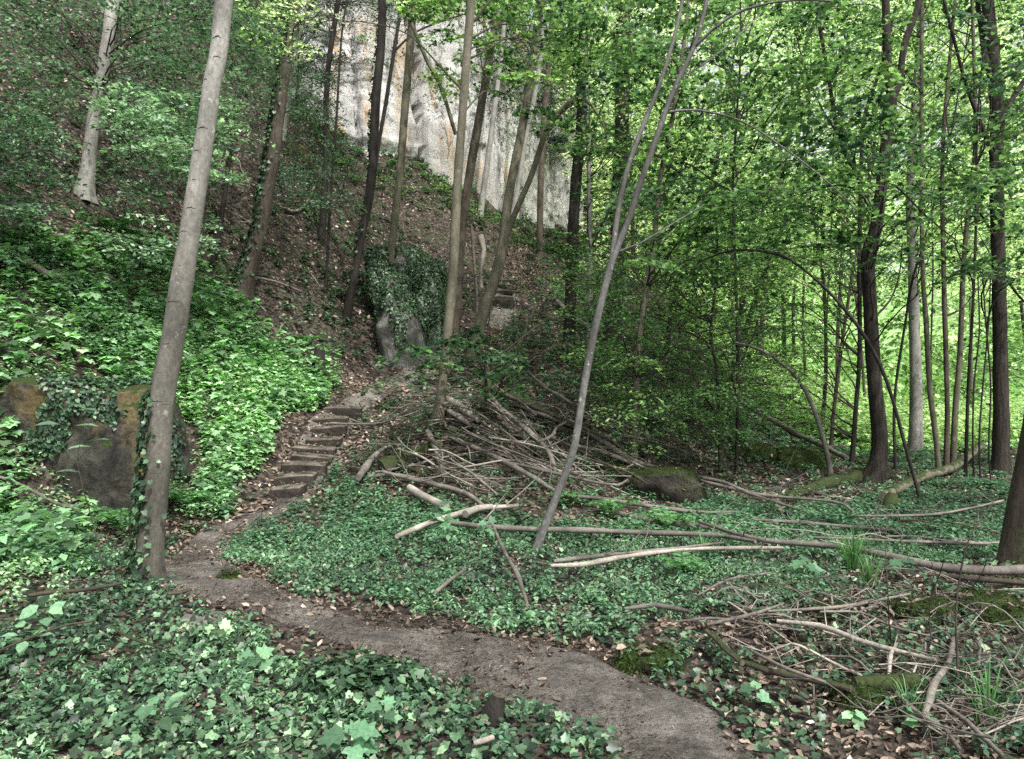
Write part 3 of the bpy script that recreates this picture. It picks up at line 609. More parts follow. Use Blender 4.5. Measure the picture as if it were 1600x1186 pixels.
def mossroot(pts, w, label, m='mossbark', nm='root', cat='root', lift=.05, sides=12):
    W = np.array([hit(px, py, lift) for px, py in pts]); D = W[:, 1].mean(); mb = MB(); g = W[0].copy()
    tube(mb, W, np.interp(np.linspace(0, 1, len(W)), np.linspace(0, 1, len(w)), w)/F*D/2, sides, .1, ref=(0,0,1), rough=.2)
    o = mb.build(nm, M[m], loc=g); tag(o, label, cat); return o
mossroot([(1368,742),(1340,748),(1305,752),(1262,765),(1228,776)], [34,26,20,16,10], 'thick mossy root running left from the furrowed oak')
mossroot([(1385,745),(1352,728),(1325,720)], [24,18,8], 'short mossy root behind the foot of the furrowed oak')
tree('slender_tree', [(1330,730),(1337,640),(1343,557),(1343,415),(1345,276)], [10,8,8,8,7], 'straight slim dark stem immediately left of the furrowed oak', 'dark', 10, 8, .3, top=False,
  branches=[([(1345,280,0),(1322,242,.1),(1308,200,.1),(1292,105,.2),(1284,60,.2),(1276,5,.3),(1272,-100,.3)],(7,5)),
            ([(1345,278,0),(1349,195,0),(1360,152,0),(1378,100,0),(1400,10,.1)],(7,4)),
            ([(1344,300,0),(1330,235,-.2),(1296,190,-.2),(1262,120,-.3),(1235,20,-.3)],(4,2))])
tree('slender_tree', [(1298,708),(1301,660),(1313,557),(1323,486),(1334,415),(1345,340)], [8,7,7,6,5,4], 'thin brown stem leaning right, behind the arched grey sapling', 'brown', 8, 8, .3)
tree('slender_tree', [(1284,668),(1290,590),(1290,520),(1286,430)], [8,7,6,5], 'short dark stem in front of the bright glade', 'dark', 12, 7, .3)
tree('bent_sapling', [(1298,748),(1297,735),(1288,692),(1267,628),(1238,582),(1192,548),(1150,535)], [12,10,9,8,7,6,3], 'grey arched sapling bending left over the mossy hump', 'beech', 5, 10, .2, top=False, crown=False)
tree('leaning_pole', [(1438,790),(1436,775),(1415,699),(1387,600),(1355,532),(1316,479),(1267,430),(1217,398),(1146,391),(1090,410)], [7,7,7,7,7,6,5,5,4,2], 'thin arched stem leaning across the furrowed oak, bending far to the left', 'dark', 5, 8, .1, top=False, crown=False)
tree('spruce_tree', [(1430,712),(1431,640),(1430,560),(1427,450),(1425,380),(1423,270)], [26,22,20,17,16,14], 'thick pale grey spruce trunk in the glade behind the furrowed oak', 'beech_light', 26, 14, .3)
tree('slender_tree', [(1468,740),(1462,680),(1452,600),(1447,500),(1441,400),(1440,130)], [11,10,9,9,8,7], 'left stem of the three growing from one clump', 'olive', 20, 9, .3)
tree('slender_tree', [(1478,738),(1480,650),(1478,550),(1474,400),(1474,220)], [12,9,9,8,7], 'middle stem of the three growing from one clump', 'brown', 20, 9, .3)
tree('slender_tree', [(1488,736),(1492,650),(1500,550),(1506,407),(1516,300),(1524,200)], [12,11,10,9,8,7], 'right stem of the three growing from one clump', 'olive', 20, 9, .3)
tree('slender_tree', [(1508,748),(1513,600),(1520,480),(1524,380)], [7,6,5,5], 'thin stem between the three-stemmed clump and the big right trunk', 'dark', 14, 7, .3)
tree('oak_tree', [(1563,745),(1564,640),(1563,560),(1560,400),(1557,250),(1556,142)], [32,27,26,25,24,24], 'big dark upright trunk near the right edge with many spreading boughs', 'oak', 20, 16, .4,
  branches=[([(1556,200,0),(1585,150,.2),(1620,100,.4),(1680,40,.6)],(10,6)), ([(1556,150,0),(1540,90,0),(1532,40,.2),(1520,-60,.3)],(10,6)),
            ([(1556,260,0),(1535,200,-.2),(1512,140,-.3),(1490,60,-.4),(1470,-20,-.4)],(7,4)), ([(1557,220,0),(1590,210,.3),(1640,170,.5)],(6,4)),
            ([(1560,380,0),(1530,330,-.2),(1500,280,-.4),(1470,230,-.5)],(4,2)), ([(1562,420,0),(1590,460,.2),(1630,500,.4)],(5,3))])
tree('beech_tree', [(1596,890),(1604,830),(1614,766),(1624,690),(1634,628),(1655,400),(1670,200)], [80,74,72,70,68,62,58], 'large brown trunk cut by the right edge of the picture, with mossy bark', 'oldbark', 16, 24, .25)
for px0, py0, pts, w, lb in [
 (1125,738,[(1121,592),(1111,520),(1121,415),(1118,330)],(5,4),'thin dark sapling on the slope, left of the straight black one'),
 (1150,738,[(1153,592),(1150,450),(1145,300),(1150,200)],(6,4),'straight black sapling in front of the mossy rock'),
 (1130,612,[(1150,560),(1180,470),(1200,415),(1225,347),(1238,300),(1252,248)],(10,6),'dark tree leaning right behind the straight black sapling'),
 (1158,520,[(1160,418),(1171,372),(1185,305),(1192,248)],(8,6),'dark stem half hidden in the foliage above the saplings'),
 (1550,760,[(1545,700),(1548,600),(1540,500),(1535,420)],(4,3),'wiry dark shoot left of the big dark upright trunk'),
 (1533,752,[(1530,690),(1536,600),(1545,500),(1548,420)],(4,3),'wiry dark shoot crossing beside the big dark upright trunk'),
 (1522,750,[(1520,690),(1522,600),(1530,520),(1528,430)],(4,3),'leftmost wiry shoot near the big dark upright trunk'),
 (1400,740,[(1397,660),(1400,600),(1412,520),(1425,440),(1440,390)],(6,4),'thin stem rising right from behind the furrowed oak'),
 (760,640,[(757,590),(762,520),(768,470)],(3,2),'leafy sapling stem on the crest of the brush pile'),
 (920,575,[(922,480),(922,390),(919,212),(915,100)],(9,7),'pale straight trunk between the two dark thick trunks'),
 (1040,560,[(1050,480),(1070,400),(1095,330),(1120,250),(1135,170)],(9,5),'curving dark stem left of the leafy slope saplings')]:
    tree('slender_tree' if w[0] > 5 else 'sapling', [(px0, py0)]+pts, w, lb, 'beech_light' if 'pale' in lb else 'dark', 11, 6, .2, top=w[0] > 5)
mbx = tree('dead_snag', [(752,448),(751,420),(756,390),(750,368)], [6,6,8,12], 'twisted pale dead snag standing beside the upper path', 'deadpale', 5, 8, .3, crown=False, top=False)

# individual trees of the wood behind
cnt = 0; placed = []
spots = []
while cnt < 54:
    if cnt < 34: D = R.uniform(21, 46); px = R.uniform(905, 1720)
    else: D = R.uniform(18, 30); px = R.uniform(-150, 520)
    X_ = (px-CX)/F*D; g = ground(X_, D)
    _, py = to_px(g)
    if py < -250 or any((X_-a)**2+(D-b)**2 < (1.6 if cnt < 34 else 4) for a, b in placed): continue
    if cnt < 34 and D < 26 and 1180 < px < 1600: continue
    placed.append((X_, D)); w = R.uniform(.06, .20)*F/D; ln = R.normal(0, 25)
    pts = [(px, py+2), (px+ln*.15+R.normal(0, 3), py-120), (px+ln*.5+R.normal(0, 4), py-260), (px+ln+R.normal(0, 5), py-420)]
    kind = ['brown','dark','olive','beech'][R.integers(4)]
    if cnt < 34:
        lb, gp = ('distant slim trunk in the sunlit wood on the right, among many alike', 'distant trunks in the sunlit wood')
    else: lb, gp = ('slim trunk high on the steep left slope, among several alike', 'slim trunks on the steep left slope')
    tree('forest_tree', pts, [w*1.2, w, w*.9, w*.8], lb, kind, g[2]+R.uniform(13, 20), 7, .3, D=D, group=gp)
    cnt += 1

# ------------------------------------------------------------------ canopy sprays
AX = [t for t in TREES if t['crown']]
TB = np.array([t['p'][int(len(t['p'])*.6)] for t in AX]); TH = np.array([t['H'] for t in AX])
TAX = [t['p'] for t in AX]
def spray(mb, c, L, n, size, tone, kind='rh', ax=None, tilt=.35, mi=0, flat=.10, droop=.12):
    if ax is None:
        a = R.uniform(0, 2*np.pi); ax = np.array([math.cos(a), math.sin(a), R.normal(0, .15)])
    ax = norm(ax); sd = norm(np.cross(ax, UP)); nn = np.cross(sd, ax); nn = norm(nn+R.normal(0, .14, 3)); sd = np.cross(nn, ax)
    u = R.random(n)**.8; wd = .42*L*np.sin(np.pi*np.clip(u*.93+.07, 0, 1))**.7; s = R.uniform(-1, 1, n); s = np.sign(s)*np.abs(s)**.8
    p = c+(u-.5)[:, None]*L*ax+(s*wd)[:, None]*sd+R.normal(0, flat*.35*L*.4, n)[:, None]*nn-(droop*L*(s**2))[:, None]*UP
    h = ax*.8+np.sign(s)[:, None]*sd*(.4+.8*np.abs(s))[:, None]+rvec(n, .25)
    leaves(mb, p, nn+rvec(n, tilt), h, size*R.uniform(.7, 1.2, n), kind, tone+R.normal(0, .09, n), mi)
    return c-ax*L*.5, ax
def region(poly, Ds, n, L, nl, size, tone, kind='rh', silver=False, limb=.35, above=.3, clump=.5, twig=True):
    xs_ = [p[0] for p in poly]; ys_ = [p[1] for p in poly]; k = 0; tries = 0
    while k < n and tries < n*60:
        tries += 1
        px = R.uniform(min(xs_), max(xs_)); py = R.uniform(min(ys_), max(ys_))
        if not inpoly(px, py, poly): continue
        D = R.uniform(*Ds); c = at(px, py, D)
        if clump and vnoise(c[0]*.7, c[1]*.5, c[2]*.9+40) < R.uniform(-1, 1)*.9-(.5-clump): continue
        if 95 < px < 195 and py < 320 and D < 15 and R.random() < .85: continue
        if 520 < px < 895 and 20 < py < 370 and D < 31 and px-520 > (250-py)*-.2 and R.random() < (.72 if tone > .5 else .5): continue
        hz = float(height(c[0], c[1]))
        if c[2] < hz+above: continue
        d2 = ((TB[:, 0]-c[0])**2+(TB[:, 1]-c[1])**2)+np.where(TH < c[2]-.5, 60, 0)+np.abs(TB[:, 1]-c[1])
        t = AX[int(np.argmin(d2))]; mb = t['mb']; t['used'] += 1
        ll = L*R.uniform(.7, 1.3); tt = tone+R.normal(0, .10)
        # grow outward from the tree
        tp = t['p']; kk = max(int(np.argmin(((tp-(c-[0,0,.9]))**2).sum(1))), len(tp)//8); out = c-tp[kk]; out[2] *= .25
        ax = norm(out)+R.normal(0, .5, 3)*[1,1,.3]
        root, axn = spray(mb, c, ll, int(nl*R.uniform(.7, 1.3)), size, tt, kind, ax, mi=1 if silver else 0)
        if twig: tube(mb, [root, root+axn*ll*.5-UP*.02, root+axn*ll*.95-UP*.05], [.006*D/12+.002, .004, .002], 3, .4, ref=(.3,.2,1), rough=0, mi=2, cap=False)
        if R.random() < limb and np.linalg.norm(out) < 2.6 and tp[kk][2] < c[2]-.1:
            s = tp[kk]; e = root; md = s*.5+e*.5+UP*.12*np.linalg.norm(e-s)+R.normal(0, .08, 3)
            tube(mb, [s, s*.7+md*.3+R.normal(0,.04,3), md, e], [min(t['r'][kk]*.5, .022), .015, .012, .006], 4, .25, ref=(.3,.2,1), rough=.05, mi=2, cap=False, wob=.05)
        k += 1
    return k
# near foliage, upper right
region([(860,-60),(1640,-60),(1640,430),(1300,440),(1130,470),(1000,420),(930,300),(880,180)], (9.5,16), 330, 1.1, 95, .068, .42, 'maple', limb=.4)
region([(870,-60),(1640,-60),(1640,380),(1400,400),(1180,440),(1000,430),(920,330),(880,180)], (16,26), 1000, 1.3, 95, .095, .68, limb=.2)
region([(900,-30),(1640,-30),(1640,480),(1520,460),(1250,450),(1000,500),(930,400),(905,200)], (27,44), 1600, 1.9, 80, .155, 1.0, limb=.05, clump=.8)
# darker understory on the slope right of the birch
region([(900,380),(1180,400),(1260,520),(1240,600),(1130,690),(1000,700),(900,600),(880,480)], (10.5,18), 400, 1.0, 75, .07, .46, 'rh', limb=.25, above=.15)
region([(1150,380),(1420,400),(1420,520),(1330,600),(1200,540)], (14,24), 90, 1.0, 55, .10, .5)
region([(1440,400),(1750,380),(1750,640),(1480,620)], (14,24), 100, 1.0, 55, .10, .5)
# middle top
region([(640,-80),(900,-80),(900,120),(860,220),(760,120),(690,150),(640,40)], (13,22), 130, 1.0, 60, .09, .62, 'maple', limb=.12)
region([(880,330),(800,420),(720,430),(730,560),(900,560)], (14,20), 24, .8, 50, .08, .35)
region([(390,-60),(520,-60),(500,60),(450,90),(400,60)], (11,15), 26, .9, 60, .085, .85)
region([(470,-80),(660,-80),(650,20),(600,60),(540,130),(520,220),(470,250),(440,120)], (21,26), 150, 1.3, 70, .10, .12, 'lance')
# left slope shrubs
region([(-160,-80),(70,-80),(90,120),(80,330),(-160,360)], (9.5,14), 190, .9, 75, .08, .40, silver=True, clump=.3)
region([(60,-60),(430,-60),(430,120),(330,250),(180,330),(60,230)], (11,19), 300, .95, 70, .085, .45, silver=True, clump=.15)
region([(130,120),(330,150),(385,180),(360,280),(220,260),(120,200)], (11,13), 60, .9, 70, .095, .78, silver=True, clump=0)
region([(400,100),(530,120),(560,330),(420,330)], (17,24), 130, .9, 60, .08, .3, silver=True)
region([(180,330),(330,330),(320,410),(170,400)], (10,13), 16, .8, 60, .08, .7, silver=True, clump=0)
# leafy sapling over the brush pile
region([(610,600),(640,545),(720,525),(790,545),(790,620),(730,640),(650,640)], (10.2,11.6), 16, .8, 60, .07, .27, 'maple', above=.2, clump=0)
region([(690,790),(760,780),(790,800),(700,820)], (9,9.6), 3, .5, 16, .09, .5, 'maple', clump=0, limb=0)
# overhead, above the picture
region([(-500,-1300),(2100,-1300),(2100,-90),(-500,-90)], (9,26), 50, 2.4, 60, .22, .6, limb=.3, clump=.3)
for t in AX:
    if t['used']:
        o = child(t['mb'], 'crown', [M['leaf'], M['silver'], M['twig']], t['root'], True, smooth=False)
print('sprays done')

# ------------------------------------------------------------------ far wood on the opposite slope (one mass)
mb = MB(); n = 2600
px = R.uniform(850, 1900, n); D = R.uniform(48, 100, n); hgt = R.random(n)**1.3*14
for k in range(n):
    X_ = (px[k]-CX)/F*D[k]; z = float(height(X_, D[k]))+.4+hgt[k]; c = np.array([X_, D[k], z])
    if vnoise(X_*.12, D[k]*.12, z*.12) < -.25: continue
    m_ = 34; d = norm(rvec(m_)); p = c+d*R.uniform(.5, 1.0, m_)[:, None]*[2.2,2.2,1.5]
    leaves(mb, p, d*.6+UP*.8+rvec(m_, .4), rvec(m_), .5*R.uniform(.6, 1.3, m_), 'rh', .75+R.normal(0, .15)+R.normal(0, .06, m_))
tag(mb.build('distant_wood', M['leaf'], smooth=False, attrs=True), 'bright green mass of trees across the valley', 'wood', kind='stuff')
# vegetation hanging over the cliff top
mb = MB()
for k in range(480):
    i = R.integers(0, nu-70); jv = R.integers(int(nv*.72), nv) if R.random() < .7 else R.integers(int(nv*.3), nv); c = C[i, jv]+nr[i]*R.uniform(0, .5)+R.normal(0, .15, 3)
    spray(mb, c, R.uniform(.5, 1.1), 50, .11, .3+R.normal(0, .15), 'rh', nr[i]+R.normal(0,.5,3), mi=0)
for k in range(170):
    i = int(nu*R.uniform(.40, .66)); jv = int(nv*R.uniform(.38, .9)); c = C[i, jv]+nr[i]*R.uniform(.1, .7)+R.normal(0, .2, 3)
    spray(mb, c, R.uniform(.5, 1.2), 60, .11, .22+R.normal(0, .15), 'rh', nr[i]+R.normal(0,.5,3), mi=0)
for k in range(420):
    i = R.integers(0, nu-20); c = C[i, 9]+nr[i]*R.uniform(.0, 1.6); c[2] = height(c[0], c[1])+R.uniform(.05, .35)
    spray(mb, c, R.uniform(.35, .8), 40, .10, .35+R.normal(0, .15), 'rh')
tag(mb.build('cliff_shrubbery', M['leaf'], smooth=False, attrs=True), 'dark bushes clinging to the pale cliff', 'shrubs', kind='stuff')

# ------------------------------------------------------------------ ground cover
PATH = [(250,900),(262,860),(330,815),(400,785),(425,740),(455,680),(480,640),(540,600),(600,560),(640,535),(690,530),(740,500),(780,440),(840,390),(860,400),(830,470),(790,520),(740,560),(700,575),(660,600),(600,630),(570,650),(550,690),(520,740),(480,795),(420,830),(360,870),(340,900)]
PATHLEAF = [(330,800),(380,740),(410,690),(470,640),(520,590),(560,560),(620,545),(690,530),(700,575),(640,610),(590,650),(600,690),(560,720),(520,760),(470,800),(400,820)]
HERBL = [(-300,370),(180,360),(330,400),(420,520),(500,560),(520,600),(480,650),(440,680),(400,720),(370,770),(300,790),(180,800),(170,870),(60,960),(-300,980)]
LOWGREEN = [(350,870),(380,830),(480,790),(560,750),(640,760),(700,800),(900,800),(1100,780),(1600,760),(1700,860),(1350,870),(1300,920),(1150,960),(1090,1010),(960,1020),(820,990),(600,960),(440,930)]
IVYFG = [(-400,900),(200,900),(330,960),(500,1010),(640,1060),(760,1090),(860,1140),(960,1230),(-400,1400)]
BRUSH = [(560,640),(700,600),(800,560),(900,620),(1060,700),(1100,760),(900,800),(640,790),(570,740)]
BOTR = [(980,1060),(1090,980),(1200,940),(1350,890),(1700,880),(1700,1400),(1200,1400)]
SLOPE = [(-300,-400),(1000,-400),(900,430),(700,540),(600,545),(480,560),(400,480),(330,400),(-300,380)]
def scatter(n, x, y):
    X_ = R.uniform(x[0], x[1], n); Y_ = R.uniform(y[0], y[1], n); ok = (np.abs(X_) < .80*Y_+1.2) & (Y_ > 2.2)
    X_, Y_ = X_[ok], Y_[ok]; Z_ = height(X_, Y_); p = np.stack([X_, Y_, Z_], 1); qx, qy = to_px(p); jn = np.clip(8/Y_, .3, 1.2)*60; return p, qx+jn*vnoise(X_*1.1, Y_*1.1, 0*X_+6), qy+jn*.8*vnoise(X_*1.1, Y_*1.1, 0*X_+19)
def gnorm(p):
    e = .15; zx = height(p[:, 0]+e, p[:, 1])-height(p[:, 0]-e, p[:, 1]); zy = height(p[:, 0], p[:, 1]+e)-height(p[:, 0], p[:, 1]-e)
    return norm(np.stack([-zx/(2*e), -zy/(2*e), np.ones(len(p))], 1))
HWD = np.linalg.norm((L_-R_)[:, :2], axis=1)/2
def onpath(p, grow=1.0):
    out = np.zeros(len(p), bool)
    for i in range(0, len(p), 20000):
        s = p[i:i+20000]; d = ((s[:, None, :2]-cen[None, ::2, :2])**2).sum(-1); k = d.argmin(1); out[i:i+20000] = np.sqrt(d[np.arange(len(s)), k]) < HWD[::2][k]*grow*(.74+.30*vnoise(s[:, 0]*2.6, s[:, 1]*2.6, 0*s[:, 0])+.14*vnoise(s[:, 0]*9, s[:, 1]*9, 0*s[:, 0]))
    return out
def patch(p, s, o=0): return .5+.5*fbm(p[:, 0]*s+o, p[:, 1]*s, 0*p[:, 0]+o, 3)

# leaf litter
mbl = MB()
for n_, x, y, sz, near in ((64000,(-6,8),(2.2,9),.053,1),(60000,(-12,12),(8,16),.09,0),(80000,(-22,20),(15,32),.12,0)):
    p, qx, qy = scatter(n_, x, y); on = onpath(p); den = np.full(len(p), .55)
    den[inpoly(qx, qy, HERBL)] = .25; den[inpoly(qx, qy, LOWGREEN)] = .25; den[inpoly(qx, qy, IVYFG)] = .22; den[inpoly(qx, qy, BOTR)] = 1.3; den[inpoly(qx, qy, PATHLEAF)] = 1; den[inpoly(qx, qy, SLOPE)] = .8
    den[on & (p[:, 1] < 8.5)] = np.where(vnoise(p[:, 0]*1.7, p[:, 1]*1.7, 0*p[:, 0]+31)[on & (p[:, 1] < 8.5)] > .25, .30, .035); den[on & (p[:, 1] >= 8.5) & (p[:, 1] < 10.4)] = .35; den[on & (p[:, 1] > 17.5)] = .7
    # leaves gather along the path's uphill edge
    dd = np.min(((p[:, None, :2]-R_[None, 5:110:3, :2])**2).sum(-1), 1)**.5 if near else np.full(len(p), 9.)
    den = np.where((dd < .28) & ~on, 1.0, den); den = np.where((dd < .22) & on, .45, den)
    ok = R.random(len(p)) < den*np.clip(.25+1.3*patch(p, 1.1), 0, 1); p = p[ok]; m_ = len(p)
    leaves(mbl, p+UP*R.uniform(0, .035, m_)[:, None], gnorm(p)+rvec(m_, .38), rvec(m_), sz*R.uniform(.55, 1.2, m_), 'dry' if near else 'rh', .40+R.normal(0, .26, m_)+.15*vnoise(p[:, 0]*.7, p[:, 1]*.7, 0*p[:, 0]))
for V_, f_, w_ in ROCKS[2:]:
    surf_leaves(mbl, V_, f_, int(120*w_+14), .07, 'dry', .45, lambda p, q: q[:, 2] > .35, .012)
p, qx, qy = scatter(16000, (-2,3), (17,21.8)); p = p[onpath(p, 1.3)]; p2, qx, qy = scatter(26000, (-1,4), (25.5,33)); p = np.concatenate([p, p2[onpath(p2, 1.5)]]); m_ = len(p)
leaves(mbl, p+UP*R.uniform(.02, .07, m_)[:, None], gnorm(p)+rvec(m_, .38), rvec(m_), .12*R.uniform(.55, 1.2, m_), 'rh', .32+R.normal(0, .2, m_))
for c, hw_, hh_ in TREADS:
    m_ = 14; q = c+np.stack([R.uniform(-1, 1, m_)*hw_*.95, R.uniform(-.02, .2, m_), np.full(m_, hh_+.012)], 1); leaves(mbl, q+UP*R.uniform(0, .02, m_)[:, None], UP+rvec(m_, .3), rvec(m_), .075*R.uniform(.5, 1.1, m_), 'dry', .45+R.normal(0, .22, m_))
p, qx, qy = scatter(170000, (-4,4), (2.2,10)); p = p[onpath(p, 1.15)]; m_ = len(p)
leaves(mbl, p+UP*R.uniform(.015, .045, m_)[:, None], gnorm(p)+rvec(m_, .25), rvec(m_), R.uniform(.006, .032, m_), 'lance', .14+R.normal(0, .2, m_))
tag(mbl.build('leaf_litter', M['litter'], smooth=False, attrs=True), 'brown fallen leaves strewn over the forest floor', 'leaf litter', kind='stuff')

# low clumps of herbs: whorls of leaves on short stems
def herbs(mb, p, k, hgt, size, tone, kind='rh', layers=2, spread=1.0):
    m_ = len(p)
    if not m_: return
    for ly in range(layers):
        hh = hgt*(1-.4*ly)*np.ones(m_)
        ang0 = R.uniform(0, 2*np.pi, m_)
        for q in range(k):
            a = ang0+q*2*np.pi/k+R.normal(0, .25, m_); d = np.stack([np.cos(a), np.sin(a), R.normal(-.12, .2, m_)], 1)
            nn = UP+d*[-.25,-.25,0]*-1+rvec(m_, .22)
            leaves(mb, p+UP*(hh*R.uniform(.85, 1.1, m_))[:, None]+d*.01+rvec(m_, .012), nn, d, size*spread*R.uniform(.7, 1.2, m_), kind, tone+R.normal(0, .08, m_))
mbh = MB()
def herb_pass(n_, x, y, fn, k, h, sz, kind, layers=2):
    p, qx, qy = scatter(n_, x, y); den, tone, hm = fn(p, qx, qy); den = np.where(onpath(p), .0, den); ok = R.random(len(p)) < den; p = p[ok]; tone = tone[ok]; hm = hm[ok]
    herbs(mbh, p, k, h*hm, sz, tone, kind, layers)
def f_low(p, qx, qy):
    den = np.full(len(p), .12); pt = patch(p, .9, 3)
    low = inpoly(qx, qy, LOWGREEN); den[low] = np.clip(-.15+1.7*pt[low], .25, 1); hb = inpoly(qx, qy, HERBL); den[hb] = np.clip(-.1+1.6*pt[hb], .3, 1)
    iv = inpoly(qx, qy, IVYFG); den[iv] = .3; br = inpoly(qx, qy, BRUSH); den[br] = .22; bt = inpoly(qx, qy, BOTR); den[bt] = np.where(pt[bt] > .58, .5, .04)
    pl = inpoly(qx, qy, PATHLEAF); den[pl] = .03
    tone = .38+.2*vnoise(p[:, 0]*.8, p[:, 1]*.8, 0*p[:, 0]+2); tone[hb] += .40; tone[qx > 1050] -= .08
    hm = np.ones(len(p)); hm[hb] = 1.6; return den, tone, hm
herb_pass(11000, (-6,8), (2.3,8.5), f_low, 6, .085, .041, 'oval', 2)
herb_pass(27000, (-11,13), (8,15), f_low, 5, .12, .062, 'rh', 2)
def f_wood(p, qx, qy):
    pt = patch(p, 1.3, 21); den = np.where(inpoly(qx, qy, IVYFG) | inpoly(qx, qy, LOWGREEN), np.clip(pt*2-.75, 0, .9), .0); return den, .55+.2*vnoise(p[:, 0]*2, p[:, 1]*2, 0*p[:, 0]), np.ones(len(p))
herb_pass(9000, (-6,8), (2.3,8.5), f_wood, 8, .10, .034, 'lance', 2)
def f_far(p, qx, qy):
    pt = patch(p, .6, 8); den = np.clip(-.15+1.15*pt, .08, 1); hb = inpoly(qx, qy, HERBL); den[hb] = .85; br = inpoly(qx, qy, PATHLEAF); den[br] = .02; den[inpoly(qx, qy, PATH)] = .0
    rt_ = qx > 900; den[rt_] = np.clip(.2+.8*pt[rt_], 0, 1)
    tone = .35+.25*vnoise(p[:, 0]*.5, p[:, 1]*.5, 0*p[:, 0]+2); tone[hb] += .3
    gl = (qx > 1180) & (p[:, 1] > 18); tone[gl] = .95; return den, tone, np.ones(len(p))*1.3  # glade herbs get a raised tone, sunlight painted into their colour
herb_pass(15000, (-20,26), (15,34), f_far, 5, .18, .13, 'rh', 2)
p, qx, qy = scatter(14000, (5,34), (19,44)); p = p[(p[:, 0] > 6.5+.05*(p[:, 1]-21))]; mbg = MB(); herbs(mbg, p, 5, .5*R.uniform(.3, 2.2, len(p)), .17, .80+.22*vnoise(p[:, 0]*.5, p[:, 1]*.5, 0*p[:, 0])+R.normal(0, .1, len(p)), 'rh', 3)  # glade plants toned pale so the leaf colour itself carries the sunlight
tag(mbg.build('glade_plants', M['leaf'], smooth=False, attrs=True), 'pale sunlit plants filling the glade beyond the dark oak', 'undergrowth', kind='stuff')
tag(mbh.build('ground_herbs', M['herb'], smooth=False, attrs=True), 'low green herbs covering the forest floor', 'undergrowth', kind='stuff')

# bright taller herb drifts on the left bank
mbb = MB()
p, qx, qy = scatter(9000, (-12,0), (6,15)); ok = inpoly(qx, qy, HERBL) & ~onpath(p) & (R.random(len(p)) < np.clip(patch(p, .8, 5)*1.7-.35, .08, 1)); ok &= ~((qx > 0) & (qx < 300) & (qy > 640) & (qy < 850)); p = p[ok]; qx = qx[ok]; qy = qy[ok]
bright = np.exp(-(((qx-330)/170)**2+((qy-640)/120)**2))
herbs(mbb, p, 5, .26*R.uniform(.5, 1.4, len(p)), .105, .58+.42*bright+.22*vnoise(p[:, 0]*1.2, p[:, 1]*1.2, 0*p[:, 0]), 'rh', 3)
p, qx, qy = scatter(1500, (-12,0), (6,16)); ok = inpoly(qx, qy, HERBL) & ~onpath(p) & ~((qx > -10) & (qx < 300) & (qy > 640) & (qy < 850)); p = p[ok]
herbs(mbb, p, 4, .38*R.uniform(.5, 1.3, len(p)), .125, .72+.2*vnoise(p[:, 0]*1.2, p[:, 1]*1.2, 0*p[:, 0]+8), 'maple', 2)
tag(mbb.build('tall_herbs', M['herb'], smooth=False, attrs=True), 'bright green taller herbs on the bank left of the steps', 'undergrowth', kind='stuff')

# ivy carpet
mbi = MB()
def ivy_pass(n_, x, y, sz, kind, fn):
    p, qx, qy = scatter(n_, x, y); den = fn(p, qx, qy); den = np.where(onpath(p), 0, den); ok = R.random(len(p)) < den; p = p[ok]; m_ = len(p)
    hump = .05+.10*np.clip(patch(p, 1.6, 4)-.35, 0, 1)
    leaves(mbi, p+UP*(hump*R.uniform(.2, 1.1, m_))[:, None], UP+rvec(m_, .5)-[0,.25,0], rvec(m_)-[0,.6,0], sz*R.uniform(.45, 1.35, m_), kind, .40+R.normal(0, .22, m_)+.22*vnoise(p[:, 0]*1.1, p[:, 1]*1.1, 0*p[:, 0]))
def f_i1(p, qx, qy):
    den = np.full(len(p), .02); pt = patch(p, .9, 6); a = inpoly(qx, qy, IVYFG); den[a] = np.clip(.15+1.5*pt[a], .3, 1); b = inpoly(qx, qy, LOWGREEN); den[b] = .25; c = inpoly(qx, qy, BOTR); den[c] = np.where(pt[c] > .6, .3, .03); h = inpoly(qx, qy, HERBL); den[h] = .2; return den
ivy_pass(120000, (-6,8), (2.2,8.5), .037, 'ivy', f_i1)
def f_i2(p, qx, qy):
    pt = patch(p, .55, 12); den = np.clip(-.6+1.6*pt, .0, .8); den[inpoly(qx, qy, PATHLEAF)] = 0; den[inpoly(qx, qy, BRUSH)] *= .3
    den[inpoly(qx, qy, [(420,480),(560,430),(620,520),(600,570),(500,560)])] = .6; return den
ivy_pass(60000, (-12,10), (9,26), .09, 'rh', f_i2)
tag(mbi.build('ivy_carpet', M['ivy'], smooth=False, attrs=True), 'dark glossy ivy spreading over the ground', 'ivy', kind='stuff')

